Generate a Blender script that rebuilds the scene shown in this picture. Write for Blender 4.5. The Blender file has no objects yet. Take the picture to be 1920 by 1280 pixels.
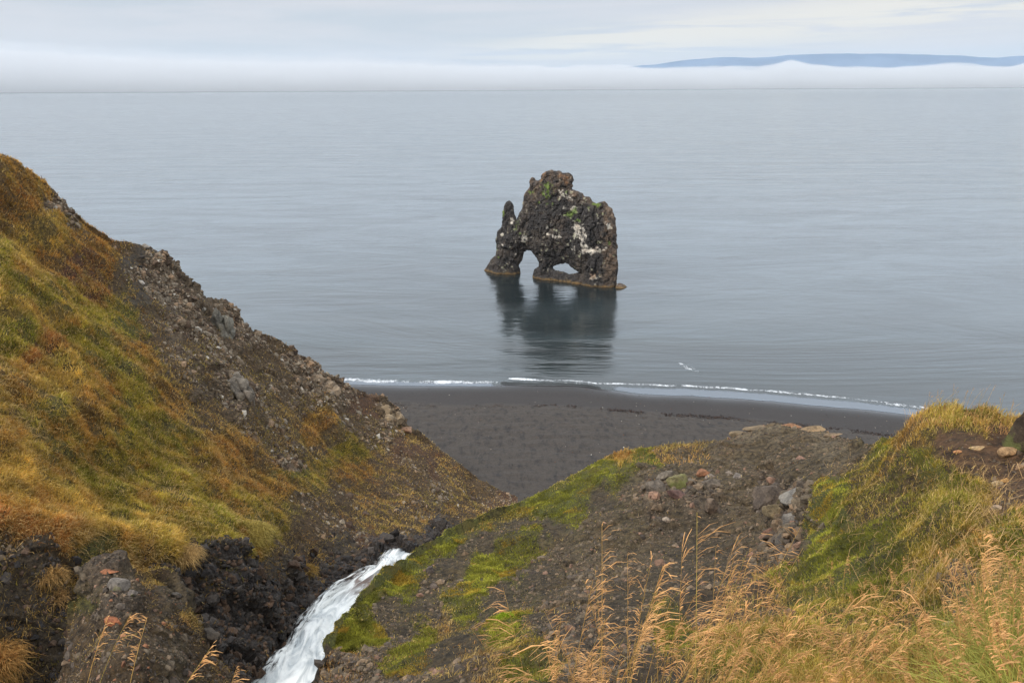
import bpy, bmesh, math, random
import numpy as np
from mathutils import Matrix, Vector
R = math.radians
rng = np.random.default_rng(7)
S = bpy.context.scene
col = S.collection

# ------------------------------------------------------------------ camera
F = 1500.0                      # focal length in pixels of the 1920 px wide photograph
H = 26.0                        # eye height above the sea
cam_d = bpy.data.cameras.new('camera'); cam = bpy.data.objects.new('camera', cam_d); col.objects.link(cam)
cam_d.sensor_width = 36; cam_d.lens = F/1920*36; cam_d.clip_start = 0.05; cam_d.clip_end = 60000
PITCH = math.atan((640-165.5)/F)
rot = Matrix.Rotation(R(90)-PITCH, 3, 'X') @ Matrix.Rotation(-R(0.30), 3, 'Z')
cam.matrix_world = Matrix.Translation((0, 0, H)) @ rot.to_4x4()
S.camera = cam
RM = np.array(rot)

# ------------------------------------------------------------------ view, world, sun
S.view_settings.view_transform = 'Standard'; S.view_settings.look = 'None'
S.view_settings.exposure = 0.18; S.view_settings.gamma = 1.0
S.cycles.volume_bounces = 6; S.cycles.max_bounces = 8; S.cycles.transparent_max_bounces = 16
S.cycles.use_denoising = True; S.cycles.sample_clamp_indirect = 6
SUN_EL, SUN_AZ = 48, -60         # high, behind the left shoulder, through thin overcast
def lin(c):
    c = np.asarray(c, float)/255.
    return np.where(c <= .04045, c/12.92, ((c+.055)/1.055)**2.4)
def L4(c, k=1.0): return tuple(float(x)*k for x in lin(c)) + (1.0,)

class NT:
    """small node-tree helper"""
    def __init__(s, t): s.t = t; s.n = t.nodes; s.l = t.links
    def add(s, typ, **kw):
        n = s.n.new(typ); ins = kw.pop('ins', {})
        for k, v in kw.items(): setattr(n, k, v)
        for k, v in ins.items(): s.set(n, k, v)
        return n
    def set(s, n, k, v):
        i = n.inputs[k]
        if hasattr(v, 'is_output') or isinstance(v, bpy.types.NodeSocket): s.l.new(v, i)
        else: i.default_value = v
    def math(s, op, a, b=None, c=None, clamp=False):
        n = s.add('ShaderNodeMath', operation=op, use_clamp=clamp); s.set(n, 0, a)
        if b is not None: s.set(n, 1, b)
        if c is not None: s.set(n, 2, c)
        return n.outputs[0]
    def mix(s, f, a, b, mode='MIX'):
        n = s.add('ShaderNodeMix', data_type='RGBA', blend_type=mode, clamp_factor=True)
        s.set(n, 0, f); s.set(n, 6, a); s.set(n, 7, b); return n.outputs[2]
    def noise(s, vec, scale, detail=4, rough=.55, dist=0, out=0):
        n = s.add('ShaderNodeTexNoise', ins={'Scale': scale, 'Detail': detail, 'Roughness': rough, 'Distortion': dist})
        if vec is not None: s.l.new(vec, n.inputs['Vector'])
        return n.outputs[out]
    def ramp(s, f, lo, hi, a=0., b=1.):
        n = s.add('ShaderNodeMapRange', interpolation_type='SMOOTHSTEP'); s.set(n, 0, f)
        s.set(n, 1, lo); s.set(n, 2, hi); s.set(n, 3, a); s.set(n, 4, b); return n.outputs[0]
    def attr(s, name, out='Color'): return s.add('ShaderNodeAttribute', attribute_name=name).outputs[out]
    def scale(s, vec, sc):
        n = s.add('ShaderNodeVectorMath', operation='MULTIPLY'); s.l.new(vec, n.inputs[0]); n.inputs[1].default_value = sc
        return n.outputs[0]
    def bump(s, h, strength, dist, normal=None):
        n = s.add('ShaderNodeBump', ins={'Strength': strength, 'Distance': dist, 'Height': h})
        if normal is not None: s.l.new(normal, n.inputs['Normal'])
        return n.outputs[0]
def mat(name):
    m = bpy.data.materials.new(name); m.use_nodes = True; t = NT(m.node_tree)
    return m, t, m.node_tree.nodes['Principled BSDF'], m.node_tree.nodes['Material Output']

w = bpy.data.worlds.new('World'); S.world = w; w.use_nodes = True
t = NT(w.node_tree); bg = w.node_tree.nodes['Background']
sky = t.add('ShaderNodeTexSky', sky_type='NISHITA', sun_disc=False, sun_elevation=R(SUN_EL), sun_rotation=R(SUN_AZ),
            air_density=1.0, dust_density=2.0, ozone_density=1.5)
tc = t.add('ShaderNodeTexCoord').outputs['Generated']
sx = t.add('ShaderNodeSeparateXYZ'); t.l.new(tc, sx.inputs[0]); X, Y, Z = sx.outputs
az = t.math('ARCTAN2', X, Y)
el = t.math('ARCSINE', Z)
cv = t.add('ShaderNodeCombineXYZ'); t.set(cv, 0, t.math('MULTIPLY', az, 2.2)); t.set(cv, 1, t.math('MULTIPLY', el, 26.0))
c1 = t.noise(cv.outputs[0], 1.0, 5, .55, .4)
cv2 = t.add('ShaderNodeCombineXYZ'); t.set(cv2, 0, t.math('MULTIPLY', az, 5.0)); t.set(cv2, 1, t.math('MULTIPLY', el, 90.0)); cv2.inputs[2].default_value = 3.3
c2 = t.noise(cv2.outputs[0], 1.0, 6, .6, .6)
K = 9.3                       # the cloud deck, at background strength 0.1
lav, blu, cream = L4((217, 217, 223), K), L4((200, 207, 216), K), L4((240, 234, 224), K)
base = t.mix(t.ramp(c1, .38, .62), lav, blu)
# the brighter cream gap in the deck: a slanting band low over the right of the view
cen = t.math('MULTIPLY_ADD', az, .085, .040)
band = t.math('ABSOLUTE', t.math('DIVIDE', t.math('SUBTRACT', el, cen), t.math('MULTIPLY_ADD', az, .022, .018)))
bm_ = t.math('MULTIPLY', t.ramp(band, .2, 1.5, 1, 0), t.ramp(az, -.18, .10))
bm_ = t.math('MULTIPLY', bm_, t.ramp(c2, .36, .56))
base = t.mix(bm_, base, cream)
deck_hi = t.mix(t.ramp(el, .12, .45), L4((203, 215, 228), K*1.95), L4((214, 219, 224), K*2.1))
deck = t.mix(t.ramp(el, .09, .15), base, deck_hi)
fogc = t.mix(t.ramp(el, .01, .045), L4((214, 216, 224), K), deck)
full = t.mix(.90, sky.outputs[0], fogc)
t.l.new(full, bg.inputs['Color']); bg.inputs['Strength'].default_value = 0.1

sun_d = bpy.data.lights.new('sun', 'SUN'); sun_d.energy = 2.3; sun_d.angle = R(10); sun_d.color = (1, .95, .88)
sun = bpy.data.objects.new('sun', sun_d); col.objects.link(sun)
sd = Vector((math.sin(R(SUN_AZ))*math.cos(R(SUN_EL)), -abs(math.cos(R(SUN_AZ)))*math.cos(R(SUN_EL)), math.sin(R(SUN_EL))))
sun.rotation_euler = sd.to_track_quat('Z', 'Y').to_euler()
sky.sun_rotation = math.atan2(sd.x, sd.y)

# ------------------------------------------------------------------ numpy helpers
def hsh(ix, iy, iz, seed=0):
    with np.errstate(over='ignore'):
        h = (ix.astype(np.int64)*374761393 + iy.astype(np.int64)*668265263 + iz.astype(np.int64)*2147483647 + seed*974634777) & 0xffffffff
        h = ((h ^ (h >> 13))*1274126177) & 0xffffffff
        h = ((h ^ (h >> 16))*2246822519) & 0xffffffff
        h = h ^ (h >> 15)
    return h.astype(np.float64)/4294967295.
def vnoise(p, seed=0):
    i = np.floor(p).astype(np.int64); f = p-i; f = f*f*f*(f*(f*6-15)+10)
    r = 0
    for dx in (0, 1):
        for dy in (0, 1):
            for dz in (0, 1):
                wt = (f[..., 0] if dx else 1-f[..., 0])*(f[..., 1] if dy else 1-f[..., 1])*(f[..., 2] if dz else 1-f[..., 2])
                r = r + wt*hsh(i[..., 0]+dx, i[..., 1]+dy, i[..., 2]+dz, seed)
    return r*2-1
def fbm(p, octv=4, seed=0, gain=.5):
    a, r, s = 1., 0, 0
    for k in range(octv):
        r = r + a*vnoise(p*(2.03**k)+k*17.1, seed+k); s += a; a *= gain
    return r/s
def worley(p, seed=0):
    """F1, F2 and the id of the nearest cell"""
    i = np.floor(p).astype(np.int64); f = p-i
    d1 = np.full(p.shape[:-1], 9.); d2 = d1.copy(); idn = np.zeros(p.shape[:-1])
    for dx in (-1, 0, 1):
        for dy in (-1, 0, 1):
            for dz in (-1, 0, 1):
                a, b, c = i[..., 0]+dx, i[..., 1]+dy, i[..., 2]+dz
                q = np.stack([dx+hsh(a, b, c, seed), dy+hsh(a, b, c, seed+1), dz+hsh(a, b, c, seed+2)], -1)-f
                d = np.sqrt((q*q).sum(-1)); m = d < d1
                d2 = np.where(m, d1, np.minimum(d2, d)); d1 = np.where(m, d, d1)
                idn = np.where(m, hsh(a, b, c, seed+3), idn)
    return d1, d2, idn
def ray(u, v):
    """unit-horizontal direction of the sight line through a photo pixel"""
    u = np.asarray(u, float); v = np.asarray(v, float)
    d = np.stack([(u-960)/F, (640-v)/F, -np.ones_like(u)], -1) @ RM.T
    return d/np.sqrt(d[..., 0]**2+d[..., 1]**2)[..., None]
def at(u, v, dist): return ray(u, v)*np.asarray(dist, float)[..., None] + np.array([0, 0, H])
def on_z(u, v, z=0.):
    d = ray(u, v); return d*((z-H)/d[..., 2])[..., None] + np.array([0, 0, H])
def tps(pts):
    p = np.array(pts, float); q = p[:, :2]/400.; n = len(p)
    def U(r2): return np.where(r2 > 0, .5*r2*np.log(np.maximum(r2, 1e-12)), 0)
    A = np.zeros((n+3, n+3)); A[:n, :n] = U(((q[:, None]-q[None])**2).sum(-1)) + 2e-3*np.eye(n)
    A[:n, n] = 1; A[:n, n+1:] = q; A[n, :n] = 1; A[n+1:, :n] = q.T
    wv = np.linalg.solve(A, np.concatenate([np.log(p[:, 2]), [0, 0, 0]]))
    def f(u, v):
        x = np.stack([u, v], -1).reshape(-1, 2)/400.
        r = np.full(len(x), wv[n]) + x @ wv[n+1:]
        for k in range(n): r += wv[k]*U(((x-q[k])**2).sum(-1))
        return np.exp(r).reshape(np.shape(u))
    return f
def mesh_np(name, V, faces, attrs=None, smooth=True):
    """faces: list of int arrays (n,k)"""
    me = bpy.data.meshes.new(name); V = np.ascontiguousarray(V, np.float32)
    me.vertices.add(len(V)); me.vertices.foreach_set('co', V.ravel())
    if not isinstance(faces, list): faces = [faces]
    loops = np.concatenate([f.ravel() for f in faces]).astype(np.int32)
    tot = np.concatenate([np.full(len(f), f.shape[1]) for f in faces]).astype(np.int32)
    st = np.concatenate([[0], np.cumsum(tot)[:-1]]).astype(np.int32)
    me.loops.add(len(loops)); me.loops.foreach_set('vertex_index', loops)
    me.polygons.add(len(tot)); me.polygons.foreach_set('loop_start', st); me.polygons.foreach_set('loop_total', tot)
    me.polygons.foreach_set('use_smooth', np.full(len(tot), smooth))
    for k, a in (attrs or {}).items():
        a = np.asarray(a, np.float32)
        if a.ndim == 2:
            at_ = me.attributes.new(k, 'FLOAT_COLOR', 'POINT')
            at_.data.foreach_set('color', np.concatenate([a, np.ones((len(a), 1), np.float32)], 1).ravel())
        else:
            at_ = me.attributes.new(k, 'FLOAT', 'POINT'); at_.data.foreach_set('value', a)
    me.update(calc_edges=True)
    return me
def grid_faces(nr, nc):
    a = np.arange(nr*nc).reshape(nr, nc)
    return np.stack([a[:-1, :-1], a[1:, :-1], a[1:, 1:], a[:-1, 1:]], -1).reshape(-1, 4)
def obj(name, me, m=None, kind=None, label=None, cat=None, group=None, parent=None, loc=None):
    o = bpy.data.objects.new(name, me); col.objects.link(o)
    if m is not None and me is not None: me.materials.append(m)
    if kind: o['kind'] = kind
    if label: o['label'] = label
    if cat: o['category'] = cat
    if group: o['group'] = group
    if parent: o.parent = parent
    if loc is not None: o.location = loc
    return o
def normals(P):
    a = np.gradient(P, axis=1); b = np.gradient(P, axis=0)
    n = np.cross(a, b); n /= np.linalg.norm(n, axis=-1, keepdims=True)+1e-9
    flip = (n*(np.array([0, 0, H])-P)).sum(-1) < 0
    n[flip] *= -1
    return n

# ------------------------------------------------------------------ land cover: what grows or lies where
# ground colour, blade colour, blade cover, blade length, stones, wet, moss, roughness of the ground
T = {
 'grn': [(88, 80, 34), (142, 134, 48), 1.0, .14, 0, 0, 0, .5],
 'gld': [(106, 88, 44), (184, 152, 74), 1.0, .17, 0, 0, 0, .5],
 'rst': [(90, 68, 36), (160, 115, 56), 1.0, .13, 0, 0, 0, .5],
 'red': [(82, 54, 38), (150, 88, 56), 1.0, .15, 0, 0, 0, .5],
 'oli': [(86, 78, 34), (138, 126, 48), 1.0, .13, 0, 0, .2, .6],
 'lsh': [(86, 82, 34), (134, 130, 52), .8, .09, 0, 0, .5, .6],
 'tan': [(80, 64, 46), (158, 130, 78), .34, .15, .22, 0, 0, .7],
 'stn': [(92, 78, 62), (130, 116, 70), .05, .14, 1.0, 0, 0, 1.0],
 'sts': [(86, 71, 52), (140, 124, 70), .28, .14, .5, 0, 0, .9],
 'soi': [(78, 62, 42), (150, 124, 74), .12, .12, .28, 0, 0, .7],
 'rds': [(84, 61, 44), (150, 118, 72), .08, .12, .25, 0, 0, .5],
 'drk': [(70, 59, 45), (120, 90, 50), .05, .15, .4, .2, 0, .8],
 'wet': [(58, 51, 47), (120, 96, 50), .01, .15, .45, 1., 0, .8],
 'mos': [(104, 108, 38), (146, 148, 54), .5, .05, 0, 0, .9, .7],
 'msd': [(76, 72, 34), (116, 108, 46), .45, .06, .05, 0, .5, .7],
 'scr': [(86, 74, 55), (150, 130, 80), .015, .1, .5, 0, 0, .7],
 'scs': [(86, 74, 62), (150, 130, 80), .01, .1, .9, 0, 0, .9],
 'sch': [(106, 94, 76), (150, 130, 80), .03, .1, .5, 0, 0, 1.],
 'blk': [(72, 61, 44), (140, 120, 70), .02, .1, .25, .1, 0, .7],
 'mix': [(76, 60, 38), (138, 118, 54), .75, .10, .03, 0, .35, .6],
 'bar': [(92, 68, 47), (150, 120, 70), .03, .12, .12, 0, 0, .5],
}
def cover(anchors, u, v, P, jit=26, power=5):
    """blend the land-cover anchors; the lookup is jittered so that borders run ragged"""
    q = np.stack([u/70., v/70., np.zeros_like(u)], -1)
    uu = u + jit*fbm(q, 5, 31, .75)*2.4; vv = v + jit*fbm(q, 5, 47, .75)*1.7
    keys = [np.concatenate([lin(T[k][0]), lin(T[k][1]), T[k][2:]]) for _, _, k in anchors]
    acc = 0; ws = 0
    for (a, b, _), val in zip(anchors, keys):
        d2 = ((uu-a)**2+((vv-b)*1.15)**2)/2500. + .03
        wt = d2**(-power/2); ws = ws+wt; acc = acc + wt[..., None]*val
    c = acc/ws[..., None]
    return {'ground': c[..., 0:3], 'blade': c[..., 3:6], 'cov': c[..., 6], 'len': c[..., 7], 'stone': c[..., 8],
            'wet': c[..., 9], 'moss': c[..., 10], 'rough': c[..., 11]}
def pl(pts, x):
    p = np.array(pts, float); return np.interp(x, p[:, 0], p[:, 1])

m_ground, t, bs, out = mat('ground_cover')
pos = t.add('ShaderNodeNewGeometry').outputs['Position']
g = t.attr('ground'); wet = t.attr('wet', 'Fac'); moss = t.attr('moss', 'Fac'); stn = t.attr('stone', 'Fac')
n1 = t.noise(pos, 1.3, 8, .62); n2 = t.noise(pos, 9., 8, .7); n3 = t.noise(pos, 42., 5, .7)
vor = t.add('ShaderNodeTexVoronoi', ins={'Scale': 7.0, 'Randomness': 1.0}); t.l.new(t.noise(pos, 3, 3, .5, 0, 1), vor.inputs['Vector']) if False else t.l.new(pos, vor.inputs['Vector'])
vb = t.noise(pos, 20., 4, .6)
c = t.mix(t.ramp(n2, .32, .68), t.mix(1., g, (.30, .29, .28, 1), 'MULTIPLY'), t.mix(1., g, (1.8, 1.75, 1.62, 1), 'MULTIPLY'))
c = t.mix(t.math('MULTIPLY', t.ramp(n1, .5, .64), .25), c, t.mix(1., c, (1.15, .9, .72, 1), 'MULTIPLY'))
c = t.mix(t.math('MULTIPLY', t.ramp(n3, .56, .68), t.math('MULTIPLY', stn, .7, clamp=True)), c, (.23, .19, .16, 1))
mc = t.mix(t.ramp(n3, .3, .7), (.03, .03, .012, 1), (.15, .15, .035, 1))
mc = t.mix(t.math('MULTIPLY', t.ramp(n1, .50, .62), .6), mc, (.15, .11, .03, 1))
c = t.mix(t.math('MULTIPLY', t.ramp(t.math('ADD', moss, t.math('ADD', t.math('MULTIPLY', t.math('SUBTRACT', n2, .5), 1.6), t.math('MULTIPLY', t.math('SUBTRACT', n1, .5), 1.6))), .38, .62), .85), c, mc)
t.l.new(c, bs.inputs['Base Color'])
t.set(bs, 'Roughness', t.math('SUBTRACT', .93, t.math('MULTIPLY', wet, t.math('MULTIPLY_ADD', n2, .5, .38))))
bs.inputs['Specular IOR Level'].default_value = .35
h = t.math('ADD', t.math('MULTIPLY', n2, 1.0), t.math('MULTIPLY', n3, .35))
h = t.math('ADD', h, t.math('MULTIPLY', vor.outputs[0], -.5))
nb = t.bump(h, 1., .16)
t.l.new(nb, bs.inputs['Normal'])

def tuft_mat(name, rough=.8):
    m, t, bs, out = mat(name)
    c = t.attr('col'); n = t.noise(t.add('ShaderNodeNewGeometry').outputs['Position'], 60., 3, .6)
    c = t.mix(t.ramp(n, .3, .7), t.mix(1., c, (.8, .8, .8, 1), 'MULTIPLY'), t.mix(1., c, (1.2, 1.2, 1.2, 1), 'MULTIPLY'))
    t.l.new(c, bs.inputs['Base Color']); bs.inputs['Roughness'].default_value = rough
    bs.inputs['Specular IOR Level'].default_value = .15
    tr = t.add('ShaderNodeBsdfTranslucent'); t.l.new(c, tr.inputs['Color'])
    mx = t.add('ShaderNodeMixShader', ins={0: .3}); t.l.new(bs.outputs[0], mx.inputs[1]); t.l.new(tr.outputs[0], mx.inputs[2])
    t.l.new(mx.outputs[0], out.inputs['Surface'])
    return m
m_blade = tuft_mat('grass_blade')
def rock_mat(name, base=None, scale=9., lichen=.0, rough=.88, spec=.3):
    m, t, bs, out = mat(name)
    tcn = t.add('ShaderNodeTexCoord').outputs['Object']
    c = t.attr('col') if base is None else None
    n1 = t.noise(tcn, scale*.35, 6, .6); n2 = t.noise(tcn, scale, 8, .7, .3); n3 = t.noise(tcn, scale*6, 4, .7)
    if base is not None:
        rgb = t.add('ShaderNodeRGB'); rgb.outputs[0].default_value = base; c = rgb.outputs[0]
    c0 = c
    c = t.mix(t.ramp(n2, .3, .7), t.mix(1., c, (.5, .49, .5, 1), 'MULTIPLY'), t.mix(1., c, (1.45, 1.42, 1.35, 1), 'MULTIPLY'))
    c = t.mix(t.math('MULTIPLY', t.ramp(n3, .55, .66), .4), c, t.mix(1., c0, (1.9, 1.8, 1.6, 1), 'MULTIPLY'))
    c = t.mix(t.math('MULTIPLY', t.ramp(n1, .52, .64), .3), c, t.mix(1., c, (1.15, .92, .75, 1), 'MULTIPLY'))
    if lichen: c = t.mix(t.math('MULTIPLY', t.ramp(n1, .62-lichen*.25, .72-lichen*.25), .75), c, (.16, .17, .05, 1))
    t.l.new(c, bs.inputs['Base Color']); bs.inputs['Roughness'].default_value = rough; bs.inputs['Specular IOR Level'].default_value = spec
    h = t.math('ADD', n2, t.math('MULTIPLY', n3, .3)); t.l.new(t.bump(h, .8, .6/scale), bs.inputs['Normal'])
    return m

# ------------------------------------------------------------------ one shaped sheet of land
class Land:
    def __init__(s, name, us, crest, depth_pts, anchors, vlow, n1, vfar, n2, back, drop, k2, amp, floor=-2.5, jit=26, carve=None, extra=None):
        s.f = tps(depth_pts); s.anchors = anchors; s.jit = jit
        nc = len(us); top = pl(crest, us); low = np.maximum(vlow, top+60); far = np.maximum(vfar, low+100)
        tt = np.linspace(0, 1, n1)[:, None]; t2 = np.linspace(0, 1, n2+1)[1:, None]
        v = np.concatenate([top+(low-top)*tt, low+(far-low)*t2**1.3]); u = np.broadcast_to(us, v.shape).copy()
        d = s.f(u, v)
        P = at(u, v, d)
        # behind the crest the land rolls over and falls away
        d0 = ray(us, top); sl = d0[:, 2]
        ss = (np.linspace(0, 1, 26)[1:]**1.7*back)[::-1, None]
        B = P[0][None] + d0[None]*ss[..., None]; B[..., 2] = P[0][:, 2] + (sl-drop)*ss - k2*ss**2
        B[..., 2] = np.maximum(B[..., 2], floor)
        P = np.concatenate([B, P]); nb = len(ss)
        u = np.concatenate([np.broadcast_to(us, (nb, nc)), u]); v = np.concatenate([np.broadcast_to(top, (nb, nc))-0*ss, v])
        s.u, s.v, s.nb = u, v, nb
        uc, vc = u.copy(), v.copy()
        uc[:nb] += 90*fbm(P[:nb]/1.6, 3, 61); vc[:nb] += 45*fbm(P[:nb]/1.3, 3, 63)
        C = cover(anchors, uc, vc, P, jit); s.C = C
        if extra: extra(s, C)
        N = normals(P)
        sm = N.copy()
        rg = C['rough']
        dsp = fbm(P/3.0, 4, 3)*.55*amp + fbm(P/.8, 4, 9)*.20*amp*rg
        f1, f2, cid = worley(P/.95 + .25*fbm(P/1.1, 2, 5)[..., None], 11)
        rk = np.clip(np.maximum(C['stone'], C['wet'])*1.2-.15, 0, 1)*np.clip(1-C['moss'], 0, 1)
        dsp += rk*((cid-.5)*.40 + np.minimum(f2-f1, .22)*.45)*amp
        f1, f2, cid = worley(P/.33 + .2*fbm(P/.4, 2, 6)[..., None], 21)
        dsp += rk*((cid-.5)*.12 + np.minimum(f2-f1, .25)*.18)*min(amp, 1.)
        f1, _, _ = worley(P/.34, 71)
        dsp += C['moss']*(np.clip(.6-f1, 0, 1))*.34*min(1, amp) 
        f1, _, _ = worley(P/1.3, 77)
        dsp += np.clip(C['cov']-.5, 0, 1)*np.clip(.7-f1, 0, 1)*.42*amp
        f1, _, _ = worley(P/.5, 78)
        dsp += np.clip(C['cov']-.5, 0, 1)*np.clip(.6-f1, 0, 1)*.22*amp
        if carve is not None: dsp = carve(u, v, P, dsp)
        dd = np.linalg.norm(P-np.array([0, 0, H]), axis=-1)
        dsp *= np.clip(dd/7., .25, 1.)
        P = P + N*dsp[..., None]
        s.P = P; s.N = normals(P); s.shape = P.shape[:2]
        me = mesh_np(name, P.reshape(-1, 3), grid_faces(*s.shape),
                     {'ground': C['ground'].reshape(-1, 3), **{k: C[k].ravel() for k in ('wet', 'moss', 'stone')}})
        s.ob = obj(name, me, m_ground, kind='structure')
        s.flat = {k: (x.reshape(-1, 3) if x.ndim == 3 else x.ravel()) for k, x in C.items()}
        s.cdf = {}
    def sample(s, wt, n, r):
        """n random points of the sheet, weight given per grid vertex"""
        nr, nc = s.shape; W = wt[:-1, :-1].ravel(); c = np.cumsum(W); k = np.searchsorted(c, r.random(n)*c[-1])
        i, j = np.divmod(k, nc-1); a, b = r.random(n)[:, None], r.random(n)[:, None]
        P = s.P; p = (P[i, j]*(1-a)+P[i+1, j]*a)*(1-b) + (P[i, j+1]*(1-a)+P[i+1, j+1]*a)*b
        idx = i*nc+j
        return p, s.N[i, j], idx, s.u[i, j], s.v[i, j]
    def hit(s, u, v):
        """the sheet's point nearest to a sight line"""
        k = np.argmin(((s.u-u)**2+(s.v-v)**2)[s.nb:].ravel()) + s.nb*s.shape[1]
        i, j = divmod(int(k), s.shape[1]); return s.P[i, j], s.N[i, j]

# ---- the hillside across the gully
crest1 = [(-400, 215), (0, 302), (40, 316), (70, 335), (90, 352), (108, 380), (135, 404), (165, 425), (200, 448), (235, 458), (265, 466), (285, 480), (300, 488),
          (340, 512), (362, 530), (385, 560), (400, 568), (420, 585), (450, 610), (472, 628), (492, 630), (515, 634), (530, 642), (555, 662), (575, 678), (600, 694),
          (620, 706), (650, 724), (680, 738), (715, 750), (745, 772), (752, 792), (790, 818), (820, 838), (845, 858), (880, 890), (930, 915), (985, 938), (1060, 972), (1300, 1060)]
depth1 = [(-400, 230, 33), (0, 305, 36), (135, 405, 40), (270, 468, 42.5), (400, 567, 44), (530, 642, 45), (640, 716, 46), (750, 790, 46), (840, 855, 45.5), (985, 937, 45.5), (1100, 985, 46),
  (0, 500, 27.5), (-300, 500, 25), (100, 600, 26.5), (0, 700, 20.5), (-300, 800, 16), (200, 700, 25.5), (0, 880, 16.2), (200, 900, 18.6), (350, 800, 25), (450, 800, 29.5), (600, 800, 38),
  (350, 600, 37), (220, 560, 33), (500, 700, 40.5), (700, 850, 40.5), (600, 900, 31), (800, 920, 37), (900, 940, 41), (450, 900, 24.5), (520, 980, 22), (700, 1000, 26.5),
  (850, 1000, 31), (760, 1035, 25), (740, 1050, 23.6), (0, 985, 14.6), (100, 1015, 14.4), (200, 1045, 14.7), (330, 1050, 16), (450, 1030, 18), (0, 1050, 14.2), (0, 1280, 12.4), (100, 1200, 13),
  (330, 1150, 15.6), (400, 1200, 14.9), (430, 1280, 13.7), (640, 1090, 20.8), (560, 1150, 18.2), (520, 1200, 16.4), (470, 1280, 14.2), (600, 1280, 13.6), (700, 1150, 19), (800, 1200, 19),
  (800, 1100, 23), (950, 1050, 31), (1250, 1050, 42), (1100, 1200, 28), (-300, 1100, 12), (-300, 1400, 11), (300, 1500, 11.5), (800, 1500, 13.5)]
anch1 = [(0, 320, 'rst'), (60, 345, 'rst'), (110, 385, 'stn'), (90, 360, 'rst'), (130, 400, 'stn'), (20, 400, 'rst'), (100, 430, 'gld'), (190, 450, 'rst'), (0, 470, 'grn'), (60, 500, 'gld'), (130, 490, 'rst'), (40, 560, 'grn'),
  (200, 470, 'rst'), (235, 470, 'tan'), (160, 520, 'red'), (180, 580, 'grn'), (100, 600, 'gld'), (20, 640, 'grn'), (90, 570, 'grn'), (250, 480, 'drk'), (220, 510, 'soi'), (215, 560, 'grn'), (250, 560, 'drk'), (230, 610, 'lsh'),
  (60, 660, 'red'), (20, 720, 'rst'), (110, 700, 'gld'), (180, 680, 'grn'), (250, 680, 'rst'), (290, 640, 'soi'), (140, 620, 'grn'), (30, 600, 'gld'),
  (0, 800, 'rst'), (80, 780, 'oli'), (160, 760, 'rst'), (240, 760, 'grn'), (320, 740, 'rst'), (320, 700, 'tan'), (60, 860, 'gld'), (20, 920, 'gld'), (150, 860, 'oli'), (120, 930, 'gld'), (250, 840, 'grn'),
  (340, 820, 'oli'), (300, 900, 'grn'), (400, 880, 'rst'), (220, 930, 'oli'), (420, 940, 'grn'), (330, 970, 'oli'), (480, 900, 'rst'), (430, 830, 'rst'), (540, 900, 'lsh'), (530, 915, 'rst'), (480, 960, 'oli'), (470, 1010, 'oli'),
  (0, 970, 'red'), (60, 975, 'rst'), (160, 960, 'gld'), (180, 1020, 'msd'), (230, 1030, 'rst'), (260, 990, 'gld'), (330, 1040, 'gld'), (380, 1000, 'oli'), (130, 1000, 'rst'), (430, 990, 'grn'),
  (0, 1020, 'soi'), (90, 1040, 'drk'), (30, 1100, 'drk'), (110, 1140, 'drk'), (60, 1200, 'drk'), (0, 1250, 'tan'), (100, 1260, 'drk'), (-100, 1100, 'drk'),
  (395, 1050, 'wet'), (450, 1070, 'wet'), (520, 1060, 'drk'), (380, 1130, 'wet'), (430, 1150, 'wet'), (500, 1130, 'wet'), (560, 1100, 'wet'), (400, 1250, 'wet'), (470, 1190, 'wet'), (330, 1100, 'wet'), (620, 1060, 'wet'),
  (540, 1020, 'soi'), (600, 990, 'soi'), (560, 960, 'soi'), (580, 1050, 'tan'), (640, 1020, 'drk'), (680, 1010, 'rds'), (720, 1030, 'wet'), (780, 1010, 'wet'), (820, 990, 'wet'), (760, 1000, 'drk'),
  (300, 510, 'stn'), (340, 530, 'stn'), (380, 570, 'stn'), (320, 570, 'stn'), (300, 600, 'sts'), (340, 620, 'stn'), (400, 610, 'stn'), (430, 640, 'stn'), (380, 650, 'sts'), (440, 700, 'sts'), (360, 680, 'sts'), (400, 730, 'stn'),
  (480, 680, 'soi'), (500, 650, 'soi'), (540, 660, 'stn'), (560, 700, 'stn'), (600, 720, 'stn'), (520, 720, 'soi'), (640, 760, 'stn'), (690, 760, 'rds'), (680, 800, 'soi'), (730, 780, 'stn'), (590, 760, 'sts'),
  (450, 770, 'stn'), (490, 790, 'sts'), (400, 780, 'tan'), (540, 800, 'tan'), (600, 800, 'rst'), (610, 840, 'tan'), (560, 850, 'sts'), (500, 850, 'tan'), (540, 870, 'stn'), (640, 850, 'oli'), (660, 820, 'sts'),
  (600, 900, 'oli'), (660, 890, 'rst'), (700, 860, 'tan'), (640, 930, 'soi'), (720, 920, 'tan'), (760, 850, 'rds'), (800, 830, 'tan'), (800, 870, 'rds'), (840, 870, 'tan'), (780, 890, 'soi'), (820, 920, 'sts'),
  (700, 960, 'tan'), (760, 950, 'tan'), (860, 930, 'tan'), (900, 910, 'soi'), (940, 925, 'rds'), (980, 940, 'rds'), (880, 960, 'tan'), (790, 970, 'tan'), (850, 1000, 'drk'), (760, 805, 'sts'), (1000, 960, 'soi')]
stream_l = [(1030, 712), (1038, 706), (1048, 698), (1060, 692), (1072, 676), (1082, 655), (1095, 632), (1112, 606), (1130, 582), (1150, 560), (1180, 538), (1210, 516), (1250, 488), (1290, 458), (1400, 400)]
stream_r = [(1030, 770), (1045, 800), (1080, 735), (1100, 712), (1130, 690), (1160, 672), (1200, 655), (1290, 640), (1400, 620)]
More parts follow.
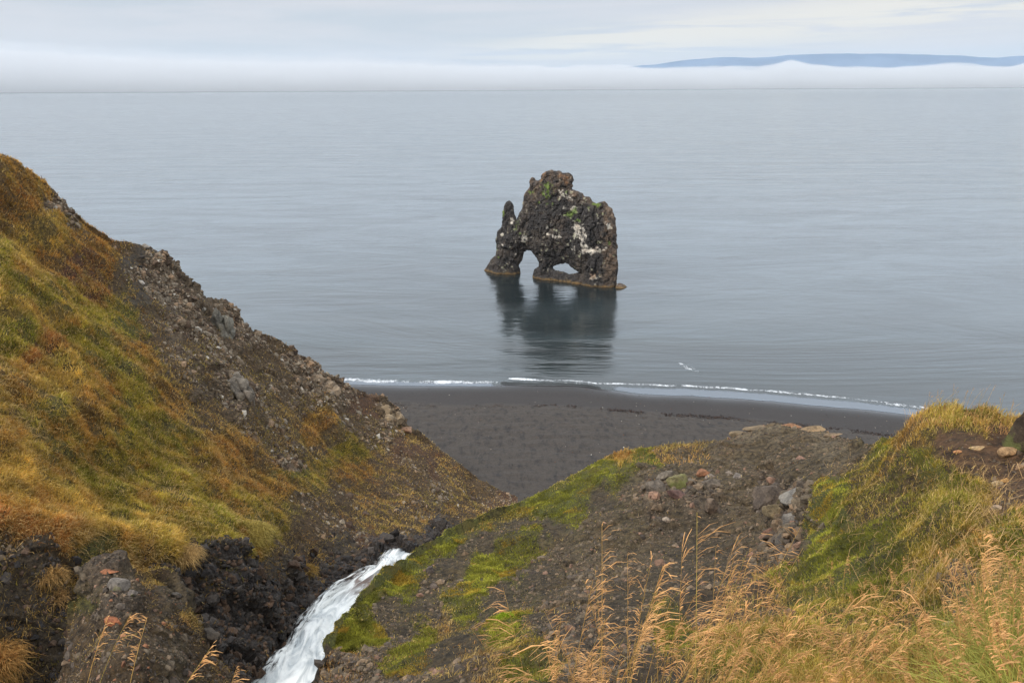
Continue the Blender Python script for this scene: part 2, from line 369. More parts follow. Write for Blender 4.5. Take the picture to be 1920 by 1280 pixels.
def carve1(u, v, P, dsp):
    l, r = pl(stream_l, v), pl(stream_r, v)
    e = np.minimum(u-l, r-u); ins = np.clip((e+8)/26, 0, 1)*(v > 1034)
    return dsp*(1-.8*ins) - .42*ins
hill = Land('hillside', np.arange(-400, 1301, 2.3), crest1, depth1, anch1, 1300, 400, 1500, 20, 22, .10, .045, 1.0, carve=carve1)

# ---- the near ridge and mossy mound
crest2 = [(-300, 1460), (300, 1450), (520, 1400), (570, 1340), (596, 1290), (604, 1250), (618, 1215), (630, 1190), (640, 1166), (665, 1136), (690, 1108), (730, 1074), (772, 1043), (800, 1025), (840, 1002), (900, 975), (960, 948), (1000, 930),
          (1060, 902), (1120, 870), (1150, 862), (1180, 855), (1200, 848), (1250, 840), (1305, 834), (1340, 832), (1366, 830), (1380, 818), (1410, 812), (1450, 809), (1490, 814), (1540, 824), (1600, 830), (1640, 833), (1680, 826), (1700, 815), (1722, 802),
          (1760, 794), (1800, 791), (1850, 794), (1900, 803), (1960, 795), (2300, 740), (3700, 640)]
depth2 = [(600, 1285, 8.6), (640, 1166, 10.2), (700, 1100, 11.8), (780, 1040, 13.6), (900, 975, 15.6), (1000, 930, 17), (1120, 868, 18.4), (1300, 834, 19.2), (1450, 810, 19.4), (1560, 826, 18.5), (1640, 833, 15.2), (1720, 790, 11.4), (1800, 777, 10.8), (1900, 790, 10.2), (2200, 760, 9),
  (1400, 900, 16), (1300, 1000, 13), (1200, 950, 15), (1100, 1000, 13.6), (1000, 1100, 10.8), (1400, 1050, 10.5), (820, 1150, 10.4), (700, 1250, 8.4), (900, 1250, 7.4), (1100, 1200, 7.2), (1200, 1150, 8.2), (1480, 950, 13.5), (1460, 1050, 10), (1540, 900, 12.2),
  (1600, 950, 9.6), (1700, 900, 9.2), (1600, 1050, 7.1), (1540, 1000, 9.6), (1900, 880, 8.2), (1900, 1050, 5.2), (1700, 1150, 4.9), (1500, 1150, 5.9), (1300, 1280, 4.2), (1500, 1300, 3.3), (1900, 1280, 2.7), (1000, 1400, 4.2), (1200, 1400, 3.2), (700, 1400, 5.4),
  (560, 1400, 5.6), (400, 1440, 2.9), (0, 1480, 2.4), (-300, 1480, 2.3), (0, 2000, 1.05), (900, 2000, 1.0), (1900, 2000, 1.0), (2300, 1280, 2.5), (2300, 1000, 5.4), (3700, 680, 14), (3700, 1280, 5.0), (3700, 2000, 2.3), (2800, 1000, 6.5), (2800, 1500, 2.9), (900, 1600, 2.3), (1500, 1500, 2.3)]
anch2 = [(600, 1260, 'drk'), (630, 1220, 'drk'), (650, 1180, 'mos'), (690, 1150, 'msd'), (700, 1110, 'mos'), (740, 1075, 'mos'), (780, 1050, 'msd'), (840, 1015, 'mos'), (900, 980, 'lsh'), (960, 955, 'lsh'), (1000, 940, 'mos'), (1060, 915, 'lsh'),
  (1110, 885, 'mos'), (1140, 890, 'mos'), (1170, 870, 'gld'), (1200, 875, 'mos'), (1235, 865, 'mos'), (1260, 850, 'tan'), (1300, 836, 'tan'), (1190, 900, 'msd'), (1130, 935, 'blk'), (1080, 945, 'msd'), (1040, 975, 'blk'), (1250, 885, 'blk'), (1160, 915, 'msd'), (1210, 900, 'scr'), (1060, 930, 'mos'), (900, 1010, 'blk'), (830, 1050, 'blk'), (1010, 985, 'msd'), (970, 985, 'blk'), (760, 1110, 'blk'), (720, 1150, 'blk'), (700, 1170, 'msd'), (860, 1060, 'scr'),
  (660, 1240, 'drk'), (700, 1200, 'blk'), (740, 1130, 'blk'), (800, 1080, 'blk'), (770, 1100, 'msd'), (860, 1030, 'blk'), (920, 1000, 'blk'), (1000, 970, 'blk'), (980, 1000, 'msd'), (950, 1030, 'msd'), (925, 1050, 'mos'), (895, 1080, 'mos'), (870, 1110, 'mos'), (880, 1130, 'msd'),
  (810, 1130, 'blk'), (760, 1170, 'blk'), (800, 1170, 'msd'), (840, 1150, 'tan'), (740, 1230, 'msd'), (780, 1210, 'msd'), (700, 1260, 'blk'), (820, 1230, 'blk'), (860, 1200, 'blk'), (740, 1280, 'blk'), (930, 1100, 'blk'), (930, 1160, 'blk'), (950, 1172, 'mos'),
  (1000, 1060, 'blk'), (1050, 1010, 'scr'), (1120, 970, 'scr'), (1180, 930, 'scr'), (1250, 920, 'scs'), (1300, 880, 'scr'), (1350, 860, 'scr'), (1420, 850, 'scr'), (1500, 850, 'scr'), (1600, 850, 'scr'), (1450, 818, 'sch'), (1540, 832, 'sch'), (1400, 820, 'sch'),
  (1240, 950, 'scs'), (1300, 930, 'scs'), (1380, 900, 'scr'), (1450, 930, 'scs'), (1520, 930, 'scs'), (1560, 890, 'scr'), (1500, 980, 'scs'), (1480, 1040, 'scs'), (1400, 980, 'scr'), (1300, 1000, 'blk'), (1200, 1010, 'scr'), (1100, 1060, 'scr'), (1250, 1080, 'blk'),
  (1380, 1060, 'blk'), (1050, 1120, 'scr'), (1150, 1130, 'blk'), (1000, 1180, 'blk'), (1300, 1120, 'blk'), (900, 1250, 'tan'), (980, 1260, 'msd'), (1080, 1200, 'drk'), (1180, 1200, 'blk'), (1250, 1190, 'msd'), (1200, 1260, 'drk'), (1400, 1130, 'tan'),
  (1560, 930, 'mos'), (1600, 900, 'mix'), (1640, 860, 'lsh'), (1690, 830, 'mos'), (1570, 980, 'mos'), (1620, 960, 'mix'), (1660, 920, 'mix'), (1700, 880, 'mix'), (1720, 830, 'rst'), (1740, 800, 'gld'), (1800, 785, 'mos'), (1780, 800, 'gld'), (1850, 800, 'rst'), (1890, 795, 'gld'),
  (1780, 838, 'bar'), (1810, 832, 'bar'), (1860, 835, 'bar'), (1905, 850, 'bar'), (1840, 855, 'bar'), (1890, 880, 'bar'), (1815, 895, 'mix'), (1850, 895, 'bar'), (1860, 915, 'bar'), (1905, 905, 'bar'), (1930, 830, 'soi'), (1750, 870, 'lsh'), (1750, 940, 'oli'), (1700, 960, 'mix'), (1640, 1010, 'msd'), (1560, 1050, 'mos'), (1500, 1090, 'lsh'), (1700, 1040, 'oli'), (1800, 1000, 'mix'),
  (1870, 980, 'lsh'), (1900, 940, 'mix'), (1830, 1050, 'soi'), (1800, 1060, 'drk'), (1450, 1110, 'tan'), (1600, 1120, 'mix'), (1700, 1120, 'mix'), (1800, 1140, 'tan'), (1900, 1130, 'grn'), (1500, 1180, 'mix'), (1400, 1200, 'mix'), (1400, 1270, 'oli'), (1600, 1200, 'tan'), (1700, 1220, 'mix'),
  (1800, 1240, 'grn'), (1900, 1230, 'grn'), (1550, 1270, 'gld'), (1100, 1320, 'blk'), (1300, 1320, 'tan'), (1700, 1350, 'gld'), (700, 1400, 'mix'), (300, 1500, 'tan'), (0, 1500, 'tan'), (1900, 1450, 'grn'), (1100, 1600, 'gld'), (2050, 850, 'mix'), (2150, 1000, 'tan'), (2200, 760, 'gld'), (2400, 900, 'grn'), (2600, 800, 'mix'), (2700, 1100, 'gld'), (3000, 900, 'rst'), (3300, 800, 'mix'), (3300, 1200, 'grn'), (2500, 1300, 'gld')]
us2 = np.concatenate([np.arange(-300, 560, 12.), np.arange(560, 1960, 2.2), np.arange(1960, 3700, 12.)])
ridge = Land('ridge', us2, crest2, depth2, anch2, 1300, 330, 2000, 40, 9, .42, .16, .62, jit=20)

gx, gy = np.meshgrid(np.arange(-7, 14, .25), np.arange(-9, 1.0, .25))
GP = np.stack([gx, gy, 24.22+.10*gy*0-.06*np.abs(gx)*0+.12*fbm(np.stack([gx, gy, 0*gx], -1)/1.5, 3, 90)-.35*np.clip(-gx-1.5, 0, 9)-.02*np.clip(gx, 0, 20)], -1)
gn = gx.size
obj('ground', mesh_np('ground', GP.reshape(-1, 3), grid_faces(*gx.shape), {'ground': np.tile(lin((98, 82, 46)), (gn, 1)), 'wet': np.zeros(gn), 'moss': np.full(gn, .3), 'stone': np.zeros(gn)}), m_ground, kind='structure')
# ---- the free-standing outcrop at the lower left
crest3 = [(118, 1300), (126, 1200), (132, 1150), (138, 1118), (152, 1092), (168, 1078), (200, 1073), (232, 1071), (262, 1069), (300, 1076), (322, 1088), (338, 1108), (350, 1140), (370, 1172), (392, 1202), (400, 1235), (422, 1262), (446, 1290), (460, 1310)]
depth3 = [(120, 1300, 10.3), (132, 1150, 11), (168, 1078, 11.3), (250, 1069, 11.5), (322, 1088, 11.3), (370, 1172, 10.4), (400, 1235, 10), (446, 1290, 9.6), (250, 1090, 10.9), (170, 1130, 10.5), (230, 1150, 9.8), (310, 1150, 10), (200, 1230, 8.9), (300, 1230, 9),
  (240, 1290, 8.3), (360, 1290, 8.9), (240, 1500, 7.4), (400, 1500, 8.2), (120, 1500, 8.6)]
anch3 = [(150, 1110, 'scr'), (145, 1130, 'msd'), (190, 1080, 'scs'), (220, 1105, 'scr'), (260, 1075, 'tan'), (300, 1085, 'tan'), (160, 1180, 'soi'), (220, 1150, 'scs'), (280, 1120, 'soi'), (330, 1130, 'scr'), (250, 1200, 'soi'), (330, 1200, 'scr'), (380, 1210, 'soi'),
  (180, 1250, 'soi'), (260, 1260, 'soi'), (320, 1270, 'scr'), (400, 1270, 'soi'), (310, 1100, 'scr'), (250, 1330, 'soi'), (345, 1160, 'tan'), (140, 1220, 'soi')]
outc = Land('rock_outcrop', np.arange(116, 462, 1.7), crest3, depth3, anch3, 1300, 130, 1600, 24, 5, .3, .5, .85, jit=14)
del outc.ob['kind']; outc.ob['label'] = 'rounded dark rock outcrop with orange flecks standing below the grassy bank at lower left'; outc.ob['category'] = 'rock outcrop'

# ------------------------------------------------------------------ beach and sea
shore_px = [(-900, 742), (0, 730), (500, 722), (640, 720), (760, 724), (900, 723), (1000, 722), (1080, 723), (1130, 731), (1200, 740), (1300, 742), (1340, 746), (1400, 748), (1500, 758), (1600, 766), (1700, 777), (1800, 789), (1950, 812), (2500, 900)]
sp = on_z([p[0] for p in shore_px], [p[1] for p in shore_px], .03)
def shore_y(x): return np.interp(x, sp[:, 0], sp[:, 1])
xs = np.concatenate([np.arange(-75, -16, 3.), np.arange(-16, 34, .16), np.arange(34, 75, 2.)])
off = np.concatenate([np.arange(-16, -2, 2.), np.arange(-2, 34, .16), np.arange(34, 44, 2.)])
sy = shore_y(xs); sy = np.convolve(np.pad(sy, 6, 'edge'), np.ones(13)/13, 'valid')
def shore_s(x): return np.interp(x, xs, sy)
OX, XX = np.meshgrid(off, xs, indexing='ij'); YY = sy[None]-OX
def beach_z(x, y):
    o = shore_s(x)-y
    return .03 + np.where(o < 0, o*.11, np.minimum(o*.085, .085*9+(o-9)*.035))
ZZ = beach_z(XX, YY); PB = np.stack([XX, YY, ZZ], -1)
wr_px = [(-900, 760), (640, 742), (860, 752), (1000, 756), (1120, 758), (1200, 765), (1330, 777), (1500, 790), (1700, 815), (1950, 850)]
wp = on_z([p[0] for p in wr_px], [p[1] for p in wr_px], .8)
wr = np.interp(XX, wp[:, 0], wp[:, 1]) + fbm(PB/4., 3, 5)*.8
dry = np.clip((wr-YY)/.8+.5, 0, 1)
wetb = np.clip(1-OX/3.5, 0, 1)
ZZ2 = ZZ + dry*(fbm(PB/np.array([1.1, .5, 1]), 4, 2)*.08 + fbm(PB/.3, 3, 12)*.035 + fbm(PB/np.array([2.6, .9, 1]), 4, 14)*.05) + fbm(PB/5., 3, 8)*.08*np.clip(OX/4, 0, 1)
PB[..., 2] = ZZ2
m_beach, t, bs, out = mat('black_sand')
pos = t.add('ShaderNodeNewGeometry').outputs['Position']
dr = t.attr('dry', 'Fac'); wt = t.attr('wet', 'Fac')
n1 = t.noise(pos, 6., 6, .7); n2 = t.noise(pos, 1.0, 5, .6); n3 = t.noise(t.scale(pos, (1, .35, 1)), 2.6, 6, .68)
c = t.mix(dr, L4((50, 45, 43)), L4((64, 57, 51)))
c = t.mix(t.math('MULTIPLY', t.math('MULTIPLY', dr, t.ramp(n3, .46, .66)), t.ramp(n2, .3, .6, .25, 1.)), c, L4((38, 34, 33)))
c = t.mix(t.ramp(n1, .35, .7), t.mix(1., c, (.72, .72, .72, 1), 'MULTIPLY'), t.mix(1., c, (1.15, 1.15, 1.15, 1), 'MULTIPLY'))
c = t.mix(t.math('MULTIPLY', t.ramp(n2, .3, .7), .3), c, t.mix(1., c, (.7, .7, .72, 1), 'MULTIPLY'))
c = t.mix(wt, c, t.mix(1., c, (.62, .62, .66, 1), 'MULTIPLY'))
t.l.new(c, bs.inputs['Base Color'])
t.set(bs, 'Roughness', t.math('SUBTRACT', .9, t.math('MULTIPLY', t.math('POWER', wt, 2.0), .72)))
t.l.new(t.bump(t.math('MULTIPLY', t.math('ADD', n1, n3), t.math('MULTIPLY_ADD', dr, .9, .1)), .7, .10), bs.inputs['Normal'])
me = mesh_np('beach', PB.reshape(-1, 3), grid_faces(*XX.shape), {'dry': dry.ravel(), 'wet': wetb.ravel()})
obj('beach', me, m_beach, kind='structure')

m_sea, t, bs, out = mat('sea_water')
pos = t.add('ShaderNodeNewGeometry').outputs['Position']
big = t.noise(t.scale(pos, (.014, .05, .0)), 1., 5, .6, 1.3)
mid = t.noise(t.scale(pos, (.13, .46, .0)), 1., 5, .6, .6)
sml = t.noise(t.scale(pos, (1.5, 3.6, .0)), 1., 4, .65)
hug = t.noise(t.scale(pos, (.0006, .004, 0)), 1., 3, .5)
pat = t.noise(t.scale(pos, (.05, .16, 0)), 1., 4, .6, 1.2)
t.l.new(t.mix(t.ramp(big, .35, .65), L4((30, 37, 39)), L4((46, 55, 58))), bs.inputs['Base Color'])
sy_ = t.add('ShaderNodeSeparateXYZ'); t.l.new(pos, sy_.inputs[0])
ruf = t.ramp(t.math('ADD', sy_.outputs[1], t.math('MULTIPLY', t.math('SUBTRACT', hug, .5), 1500)), 300., 2600.)
pt2 = t.ramp(t.noise(t.scale(pos, (.010, .045, 0)), 1., 5, .62, 1.6), .40, .64)
t.set(bs, 'Specular IOR Level', t.math('ADD', t.math('MULTIPLY_ADD', ruf, -.35, .44), t.math('MULTIPLY', pt2, .16)))
bs.inputs['IOR'].default_value = 1.5; bs.inputs['Specular IOR Level'].default_value = .5
t.set(bs, 'Roughness', t.math('MULTIPLY_ADD', t.ramp(pat, .35, .65), .08, .11))
hh = t.math('ADD', t.math('MULTIPLY', mid, .09), t.math('MULTIPLY', sml, t.math('MULTIPLY_ADD', t.ramp(pat, .4, .65), .022, .008)))
hh = t.math('ADD', hh, t.math('MULTIPLY', big, .7))
t.l.new(t.bump(hh, .55, 1.), bs.inputs['Normal'])
ys = np.concatenate([np.linspace(20, 400, 60), np.geomspace(420, 26000, 40)]); xg = np.concatenate([-np.geomspace(20000, 100, 30), np.linspace(-90, 90, 30), np.geomspace(100, 20000, 30)])
GY, GX = np.meshgrid(ys, xg, indexing='ij')
me = mesh_np('sea', np.stack([GX, GY, 0*GX], -1).reshape(-1, 3), grid_faces(*GX.shape))
obj('sea', me, m_sea, kind='structure')

# ---- foam along the waterline, a sheet lying on the sea and the wet sand
def foam_mat(name, inner):
    m, t, bs, out = mat(name)
    pos = t.add('ShaderNodeNewGeometry').outputs['Position']
    a = t.attr('a', 'Fac')
    n = t.noise(t.scale(pos, (1.6, .7, 0)), 2.6, 6, .75, .9); nn = t.noise(pos, .35, 5, .65)
    f = t.math('ADD', a, t.math('ADD', t.math('MULTIPLY', t.math('SUBTRACT', n, .5), 1.8), t.math('MULTIPLY', t.math('SUBTRACT', nn, .5), 2.2)))
    t.set(bs, 'Alpha', t.math('MULTIPLY', t.ramp(f, .40, .95), inner))
    bs.inputs['Base Color'].default_value = L4((225, 228, 232)); bs.inputs['Roughness'].default_value = .6
    return m
m_foam = foam_mat('foam', .8)
def ribbon(name, px, half, prof, m, z, dx=.15, height=0., kind='stuff', label=None, cat=None):
    """a strip following a line on the water; prof gives the foam amount across it"""
    p = on_z([q[0] for q in px], [q[1] for q in px], 0.)
    n = int(np.abs(np.diff(p[:, 0])).sum()/dx); tt = np.linspace(0, 1, n); s = np.linspace(0, 1, len(p))
    cx, cy = np.interp(tt, s, p[:, 0]), np.interp(tt, s, p[:, 1])
    k = np.ones(9)/9; cy = np.convolve(np.pad(cy, 4, 'edge'), k, 'valid')
    cy = cy + .15*fbm(np.stack([cx/1.2, cx*0, cx*0], -1), 3, 5)
    cr = np.linspace(-1, 1, 17); hw = np.interp(tt, np.linspace(0, 1, len(half)), half)
    XXX = np.broadcast_to(cx, (17, n)); YYY = cy[None]+cr[:, None]*hw[None]
    end = np.clip(np.minimum(tt, 1-tt)*14, 0, 1)
    ZZZ = z + np.maximum(0, beach_z(XXX, YYY)) + height*np.exp(-(cr[:, None]*2.2)**2)*end[None]
    a = np.interp(cr, *prof)[:, None]*end[None] - (1-end[None])
    me = mesh_np(name, np.stack([XXX, YYY, ZZZ], -1).reshape(-1, 3), grid_faces(17, n), {'a': a.ravel()})
    o = obj(name, me, m, kind=kind, label=label, cat=cat); return o
ribbon('sea_foam', [(560, 706), (640, 711), (700, 714), (800, 716), (900, 716), (950, 717)], [.5, .6, .65, .55, .4], ([-1, -.6, 0, .6, 1], [.25, .5, .6, .4, -.4]), m_foam, .02)
ribbon('sea_foam', [(1010, 716), (1080, 719), (1180, 720), (1300, 724), (1400, 730), (1500, 738), (1570, 745), (1650, 754), (1740, 766), (1800, 776), (1900, 790)], [.28, .3, .35, .45, .42, .4, .45, .6, .5, .4], ([-1, -.5, 0, .6, 1], [-.3, .5, .62, .5, -.3]), m_foam, .02)
# thin run-up on the sand: shallow sheet of water mirroring the sky
m_film, t, bs, out = mat('water_film')
pos = t.add('ShaderNodeNewGeometry').outputs['Position']
bs.inputs['Base Color'].default_value = L4((84, 92, 102)); bs.inputs['Roughness'].default_value = .2; bs.inputs['IOR'].default_value = 1.5
n = t.noise(t.scale(pos, (1.4, .5, 0)), 1.6, 5, .65)
t.set(bs, 'Alpha', t.ramp(t.math('ADD', t.attr('a', 'Fac'), t.math('MULTIPLY', t.math('SUBTRACT', n, .5), .5)), .3, .8))
ribbon('water_film', [(560, 715), (640, 717), (800, 720), (950, 721)], [.6, .6, .6], ([-1, -.8, 0, .6, 1], [.4, .95, .9, .7, -.2]), m_film, .012, kind='structure')
ribbon('water_film', [(1110, 724), (1200, 732), (1300, 735), (1400, 741), (1500, 750), (1600, 759), (1700, 770), (1800, 782), (1950, 804)], [.3, 1.0, 1.1, 1.1, 1.1, 1.0, 1.0, 1.], ([-1, -.85, 0, .6, 1], [.3, .95, .95, .7, -.2]), m_film, .012, kind='structure')
# the small wave breaking on the sand
m_wave, t, bs, out = mat('wave_water'); bs.inputs['Base Color'].default_value = (.012, .014, .014, 1); bs.inputs['Roughness'].default_value = .08
pos = t.add('ShaderNodeNewGeometry').outputs['Position']
t.l.new(t.bump(t.noise(t.scale(pos, (1, 3, 3)), 3., 4, .6), .5, .05), bs.inputs['Normal'])
t.set(bs, 'Alpha', t.ramp(t.math('ADD', t.attr('a', 'Fac'), t.math('MULTIPLY', t.noise(pos, 2.5, 4, .6), .5)), .35, .6))
wv = ribbon('breaking_wave', [(933, 717), (960, 719), (1000, 721), (1060, 720), (1100, 723), (1135, 731)], [.35, .42, .42, .35, .35], ([-1, -.85, 0, .8, 1], [.2, .9, .9, .4, -.4]), m_wave, .02, height=.13, kind=None,
   label='small dark wave curling onto the black sand in front of the sea stack', cat='wave')
f1_ = ribbon('foam_crest', [(940, 712), (985, 714), (1030, 717), (1060, 715), (1100, 719), (1128, 725)], [.2, .4, .3, .35, .25], ([-1, -.5, 0, .7, 1], [.2, .8, .75, .5, -.3]), m_foam, .2)
del f1_['kind']; f1_.parent = wv
f3_ = ribbon('foam_patch', [(1268, 678), (1285, 687), (1300, 694), (1318, 700)], [.5, 1.5, 1.4, .5], ([-1, -.5, 0, .5, 1], [.05, .38, .44, .38, .05]), m_foam, .02, kind=None,
   label='short white patch of foam floating by itself on the calm grey water', cat='foam')

# ------------------------------------------------------------------ stream
vv = np.concatenate([np.arange(1030, 1300, 2.), np.arange(1300, 1400, 8.)]); nc = 60
cr = np.linspace(0, 1, nc)
l, r_ = pl(stream_l, vv)-9, pl(stream_r, vv)
U = l[:, None]+(r_-l)[:, None]*cr[None]; V = np.broadcast_to(vv[:, None], U.shape)
PS = at(U, V, hill.f(U, V)*1.0)
dist_al = np.concatenate([[0], np.cumsum(np.linalg.norm(np.diff(PS.mean(1), axis=0), axis=1))])
AL = np.broadcast_to(dist_al[:, None], U.shape); CRm = cr[None]*np.linalg.norm(PS[:, -1]-PS[:, 0], axis=1)[:, None]
q = np.stack([AL/1.5, CRm/.45, 0*AL], -1)
PS[..., 2] += -.12 + .20*np.sin(np.pi*np.clip(cr, 0, 1))[None]**.6 + .16*fbm(q, 3, 4) + .18*fbm(q/3.+3, 2, 8)
edge = np.minimum(cr[None]*(r_-l)[:, None]/56., 1.)*np.clip((vv-1031)/9., 0, 1)[:, None]
m_st, t, bs, out = mat('white_water')
a = t.attr('edge', 'Fac'); al = t.attr('al', 'Fac'); cc = t.attr('cr', 'Fac')
cv = t.add('ShaderNodeCombineXYZ'); t.set(cv, 0, t.math('MULTIPLY', al, .55)); t.set(cv, 1, t.math('MULTIPLY', cc, 3.2))
n = t.noise(cv.outputs[0], 1., 5, .6, 1.4); n2 = t.noise(cv.outputs[0], 3.5, 4, .6, .6)
c = t.mix(t.ramp(n, .30, .62), L4((176, 182, 184)), L4((246, 246, 242)))
c = t.mix(t.math('MULTIPLY', t.ramp(n2, .5, .75), .3), c, L4((205, 208, 205)))
br = t.attr('brown', 'Fac'); c = t.mix(t.math('MULTIPLY', br, t.ramp(n, .58, .40)), c, L4((112, 84, 68)))
t.l.new(c, bs.inputs['Base Color']); bs.inputs['Roughness'].default_value = .45
t.set(bs, 'Alpha', t.ramp(t.math('ADD', a, t.math('ADD', t.math('MULTIPLY', t.math('SUBTRACT', n2, .5), 1.9), t.math('MULTIPLY', t.math('SUBTRACT', n, .5), .8))), .12, .75))
t.l.new(t.bump(n, .5, .12), bs.inputs['Normal'])
bs.inputs['Subsurface Weight'].default_value = .0
brn = np.exp(-((U-705)/55)**2-((V-1098)/22)**2)*1.1 + np.exp(-((U-640)/30)**2-((V-1085)/10)**2)*.8
me = mesh_np('stream', PS.reshape(-1, 3), grid_faces(*U.shape), {'edge': edge.ravel(), 'al': AL.ravel(), 'cr': CRm.ravel(), 'brown': np.clip(brn, 0, 1).ravel()})
obj('stream', me, m_st, kind='structure')

# ------------------------------------------------------------------ the sea stack
zo = [(160, 735), (168, 722), (175, 715), (190, 680), (205, 655), (225, 640), (233, 600), (230, 560), (228, 540), (236, 510), (238, 480), (262, 450), (266, 420), (270, 400), (273, 370), (275, 350), (285, 315), (292, 295), (298, 280), (312, 272), (330, 285), (338, 312), (343, 352), (352, 385), (366, 420),
  (388, 350), (404, 322), (405, 295), (412, 270), (412, 240), (425, 215), (440, 200), (452, 190), (456, 165), (454, 140), (458, 122), (470, 115), (482, 124), (484, 138), (500, 140), (526, 134), (530, 100), (545, 86), (570, 75), (592, 68), (620, 72), (650, 72), (668, 84), (690, 82), (715, 85), (730, 95),
  (742, 115), (748, 142), (735, 160), (738, 180), (722, 196), (740, 208), (770, 218), (800, 230), (812, 248), (835, 250), (858, 252), (878, 285), (905, 292), (925, 284), (950, 281), (968, 296), (975, 312), (1000, 325), (1006, 350), (1018, 380), (1022, 400), (1028, 450), (1026, 490), (1030, 520), (1030, 560), (1040, 600),
  (1034, 640), (1040, 680), (1042, 715), (1022, 745), (1014, 780), (1022, 806), (1045, 816), (1070, 828), (1096, 850), (1060, 864), (1000, 862), (930, 852), (830, 836), (760, 822), (690, 811), (600, 801), (530, 795), (497, 792), (488, 765), (482, 738), (498, 722), (518, 716), (516, 692), (502, 665), (482, 640), (465, 614), (430, 612), (405, 620), (398, 650), (390, 682), (376, 710), (378, 757),
  (330, 762), (260, 752), (200, 746)]
zh = [(600, 722), (650, 708), (695, 692), (722, 706), (748, 732), (778, 750), (808, 768), (770, 760), (740, 768), (705, 770), (680, 755), (640, 742), (615, 733)]
px = lambda L_: (np.array([x/3.556+860 for x, y in L_]), np.array([y/3.556+300 for x, y in L_]))
A0, B0 = on_z(905., 507.), on_z(1150., 540.)
ex = (B0-A0)/np.linalg.norm(B0-A0); nrm = np.array([ex[1], -ex[0], 0.])           # nrm points at the viewer
def to_plane(L_, base=True):
    u, v = px(L_); d = ray(u, v); o = np.array([0, 0, H]); s_ = ((A0-o) @ nrm)/(d @ nrm)
    P = o+d*s_[:, None]; return np.stack([(P-A0) @ ex, P[:, 2]], -1)
oo = to_plane(zo); hh_ = to_plane(zh)
oo[:, 1] = np.where(np.array([y for x, y in zo]) > 730, np.where((np.array([x for x, y in zo]) > 1040), oo[:, 1]-.25, np.where((np.array([y for x, y in zo]) > 742), -1.6, oo[:, 1])), oo[:, 1])
ox = oo[:, 0]
from mathutils.geometry import tessellate_polygon
TH = 3.0
polys = [[Vector((x, z, 0)) for x, z in oo], [Vector((x, z, 0)) for x, z in hh_]]
tris = tessellate_polygon(polys)
allp = np.concatenate([oo, hh_]); n = len(allp)
Vf = np.concatenate([np.c_[allp[:, 0], np.full(n, TH), allp[:, 1]], np.c_[allp[:, 0], np.full(n, -TH), allp[:, 1]]])
me = bpy.data.meshes.new('tmp'); fc = [tuple(x) for x in tris] + [tuple(i+n for i in reversed(x)) for x in tris]
for s0, e0 in ((0, len(oo)), (len(oo), n)):
    for k in range(s0, e0):
        k2 = k+1 if k+1 < e0 else s0; fc.append((k, k2, k2+n, k+n))
me.from_pydata([tuple(x) for x in Vf], [], fc); me.update()
b = bmesh.new(); b.from_mesh(me); bmesh.ops.recalc_face_normals(b, faces=b.faces); b.to_mesh(me); b.free()
to = bpy.data.objects.new('tmp', me); col.objects.link(to)
md = to.modifiers.new('r', 'REMESH'); md.mode = 'VOXEL'; md.voxel_size = .085
dg = bpy.context.evaluated_depsgraph_get(); me2 = bpy.data.meshes.new_from_object(to.evaluated_get(dg))
bpy.data.objects.remove(to)
nv = len(me2.vertices); V = np.empty(nv*3, np.float32); me2.vertices.foreach_get('co', V); V = V.reshape(-1, 3).astype(float)
# distance of every vertex to the outline -> the wall thins out towards its rim
seg = []
for P_ in (oo, hh_):
    seg += [(P_[k], P_[(k+1) % len(P_)]) for k in range(len(P_))]
dd = np.full(nv, 99.)
for a_, b_ in seg:
    if a_[1] < -1.2 and b_[1] < -1.2: continue
    ab = b_-a_; tt = np.clip(((V[:, [0, 2]]-a_) @ ab)/(ab @ ab+1e-9), 0, 1)
    dd = np.minimum(dd, np.linalg.norm(V[:, [0, 2]]-a_-tt[:, None]*ab, axis=1))
half = (1.15*np.sqrt(np.clip(dd, 0, 3.5)/3.5)+.12)*np.interp(V[:, 2], [0, 6, 15], [1.45, 1.2, 1.0])
Vn = V.copy(); Vn[:, 1] = V[:, 1]/TH*half
zlow = np.clip(1-V[:, 2]/1.2, 0, 1); Vn[:, 1] += V[:, 1]/TH*zlow*.35
me2.vertices.foreach_set('co', Vn.astype(np.float32).ravel()); me2.update()
b = bmesh.new(); b.from_mesh(me2)
for _ in range(3): bmesh.ops.smooth_vert(b, verts=b.verts, factor=.5, use_axis_x=True, use_axis_y=True, use_axis_z=True)
b.to_mesh(me2); b.free()
me2.vertices.foreach_get('co', (buf := np.empty(nv*3, np.float32))); Vn = buf.reshape(-1, 3).astype(float)
NN = np.empty(nv*3, np.float32); me2.vertices.foreach_get('normal', NN); NN = NN.reshape(-1, 3)
f1, f2, cid = worley(Vn/np.array([1.3, 1.3, 1.9])+.3*fbm(Vn/1.5, 2, 3)[:, None], 5)
dsp = (cid-.5)*.36 + np.minimum(f2-f1, .2)*.5
f1, f2, cid = worley(Vn/np.array([.42, .42, .75])+.2*fbm(Vn/.5, 2, 4)[:, None], 9)
dsp += (cid-.5)*.24 + np.minimum(f2-f1, .2)*.4 + fbm(Vn/2.5, 4, 2)*.2 + fbm(Vn/.35, 2, 7)*.12 - .22
dsp *= np.interp(np.minimum(dd, 1.), [0, .7], [.4, 1.])
dsp *= np.interp(Vn[:, 2], [0, .9], [.35, 1])
Vn = Vn + NN*dsp[:, None]
world = A0[None] + Vn[:, :1]*ex[None] - Vn[:, 1:2]*nrm[None]*-1.0*1.0
world = A0[None] + Vn[:, :1]*ex[None] + (Vn[:, 1:2])*nrm[None] + np.c_[0*Vn[:, :2], Vn[:, 2]]
world[:, :2] -= nrm[None, :2]*.9
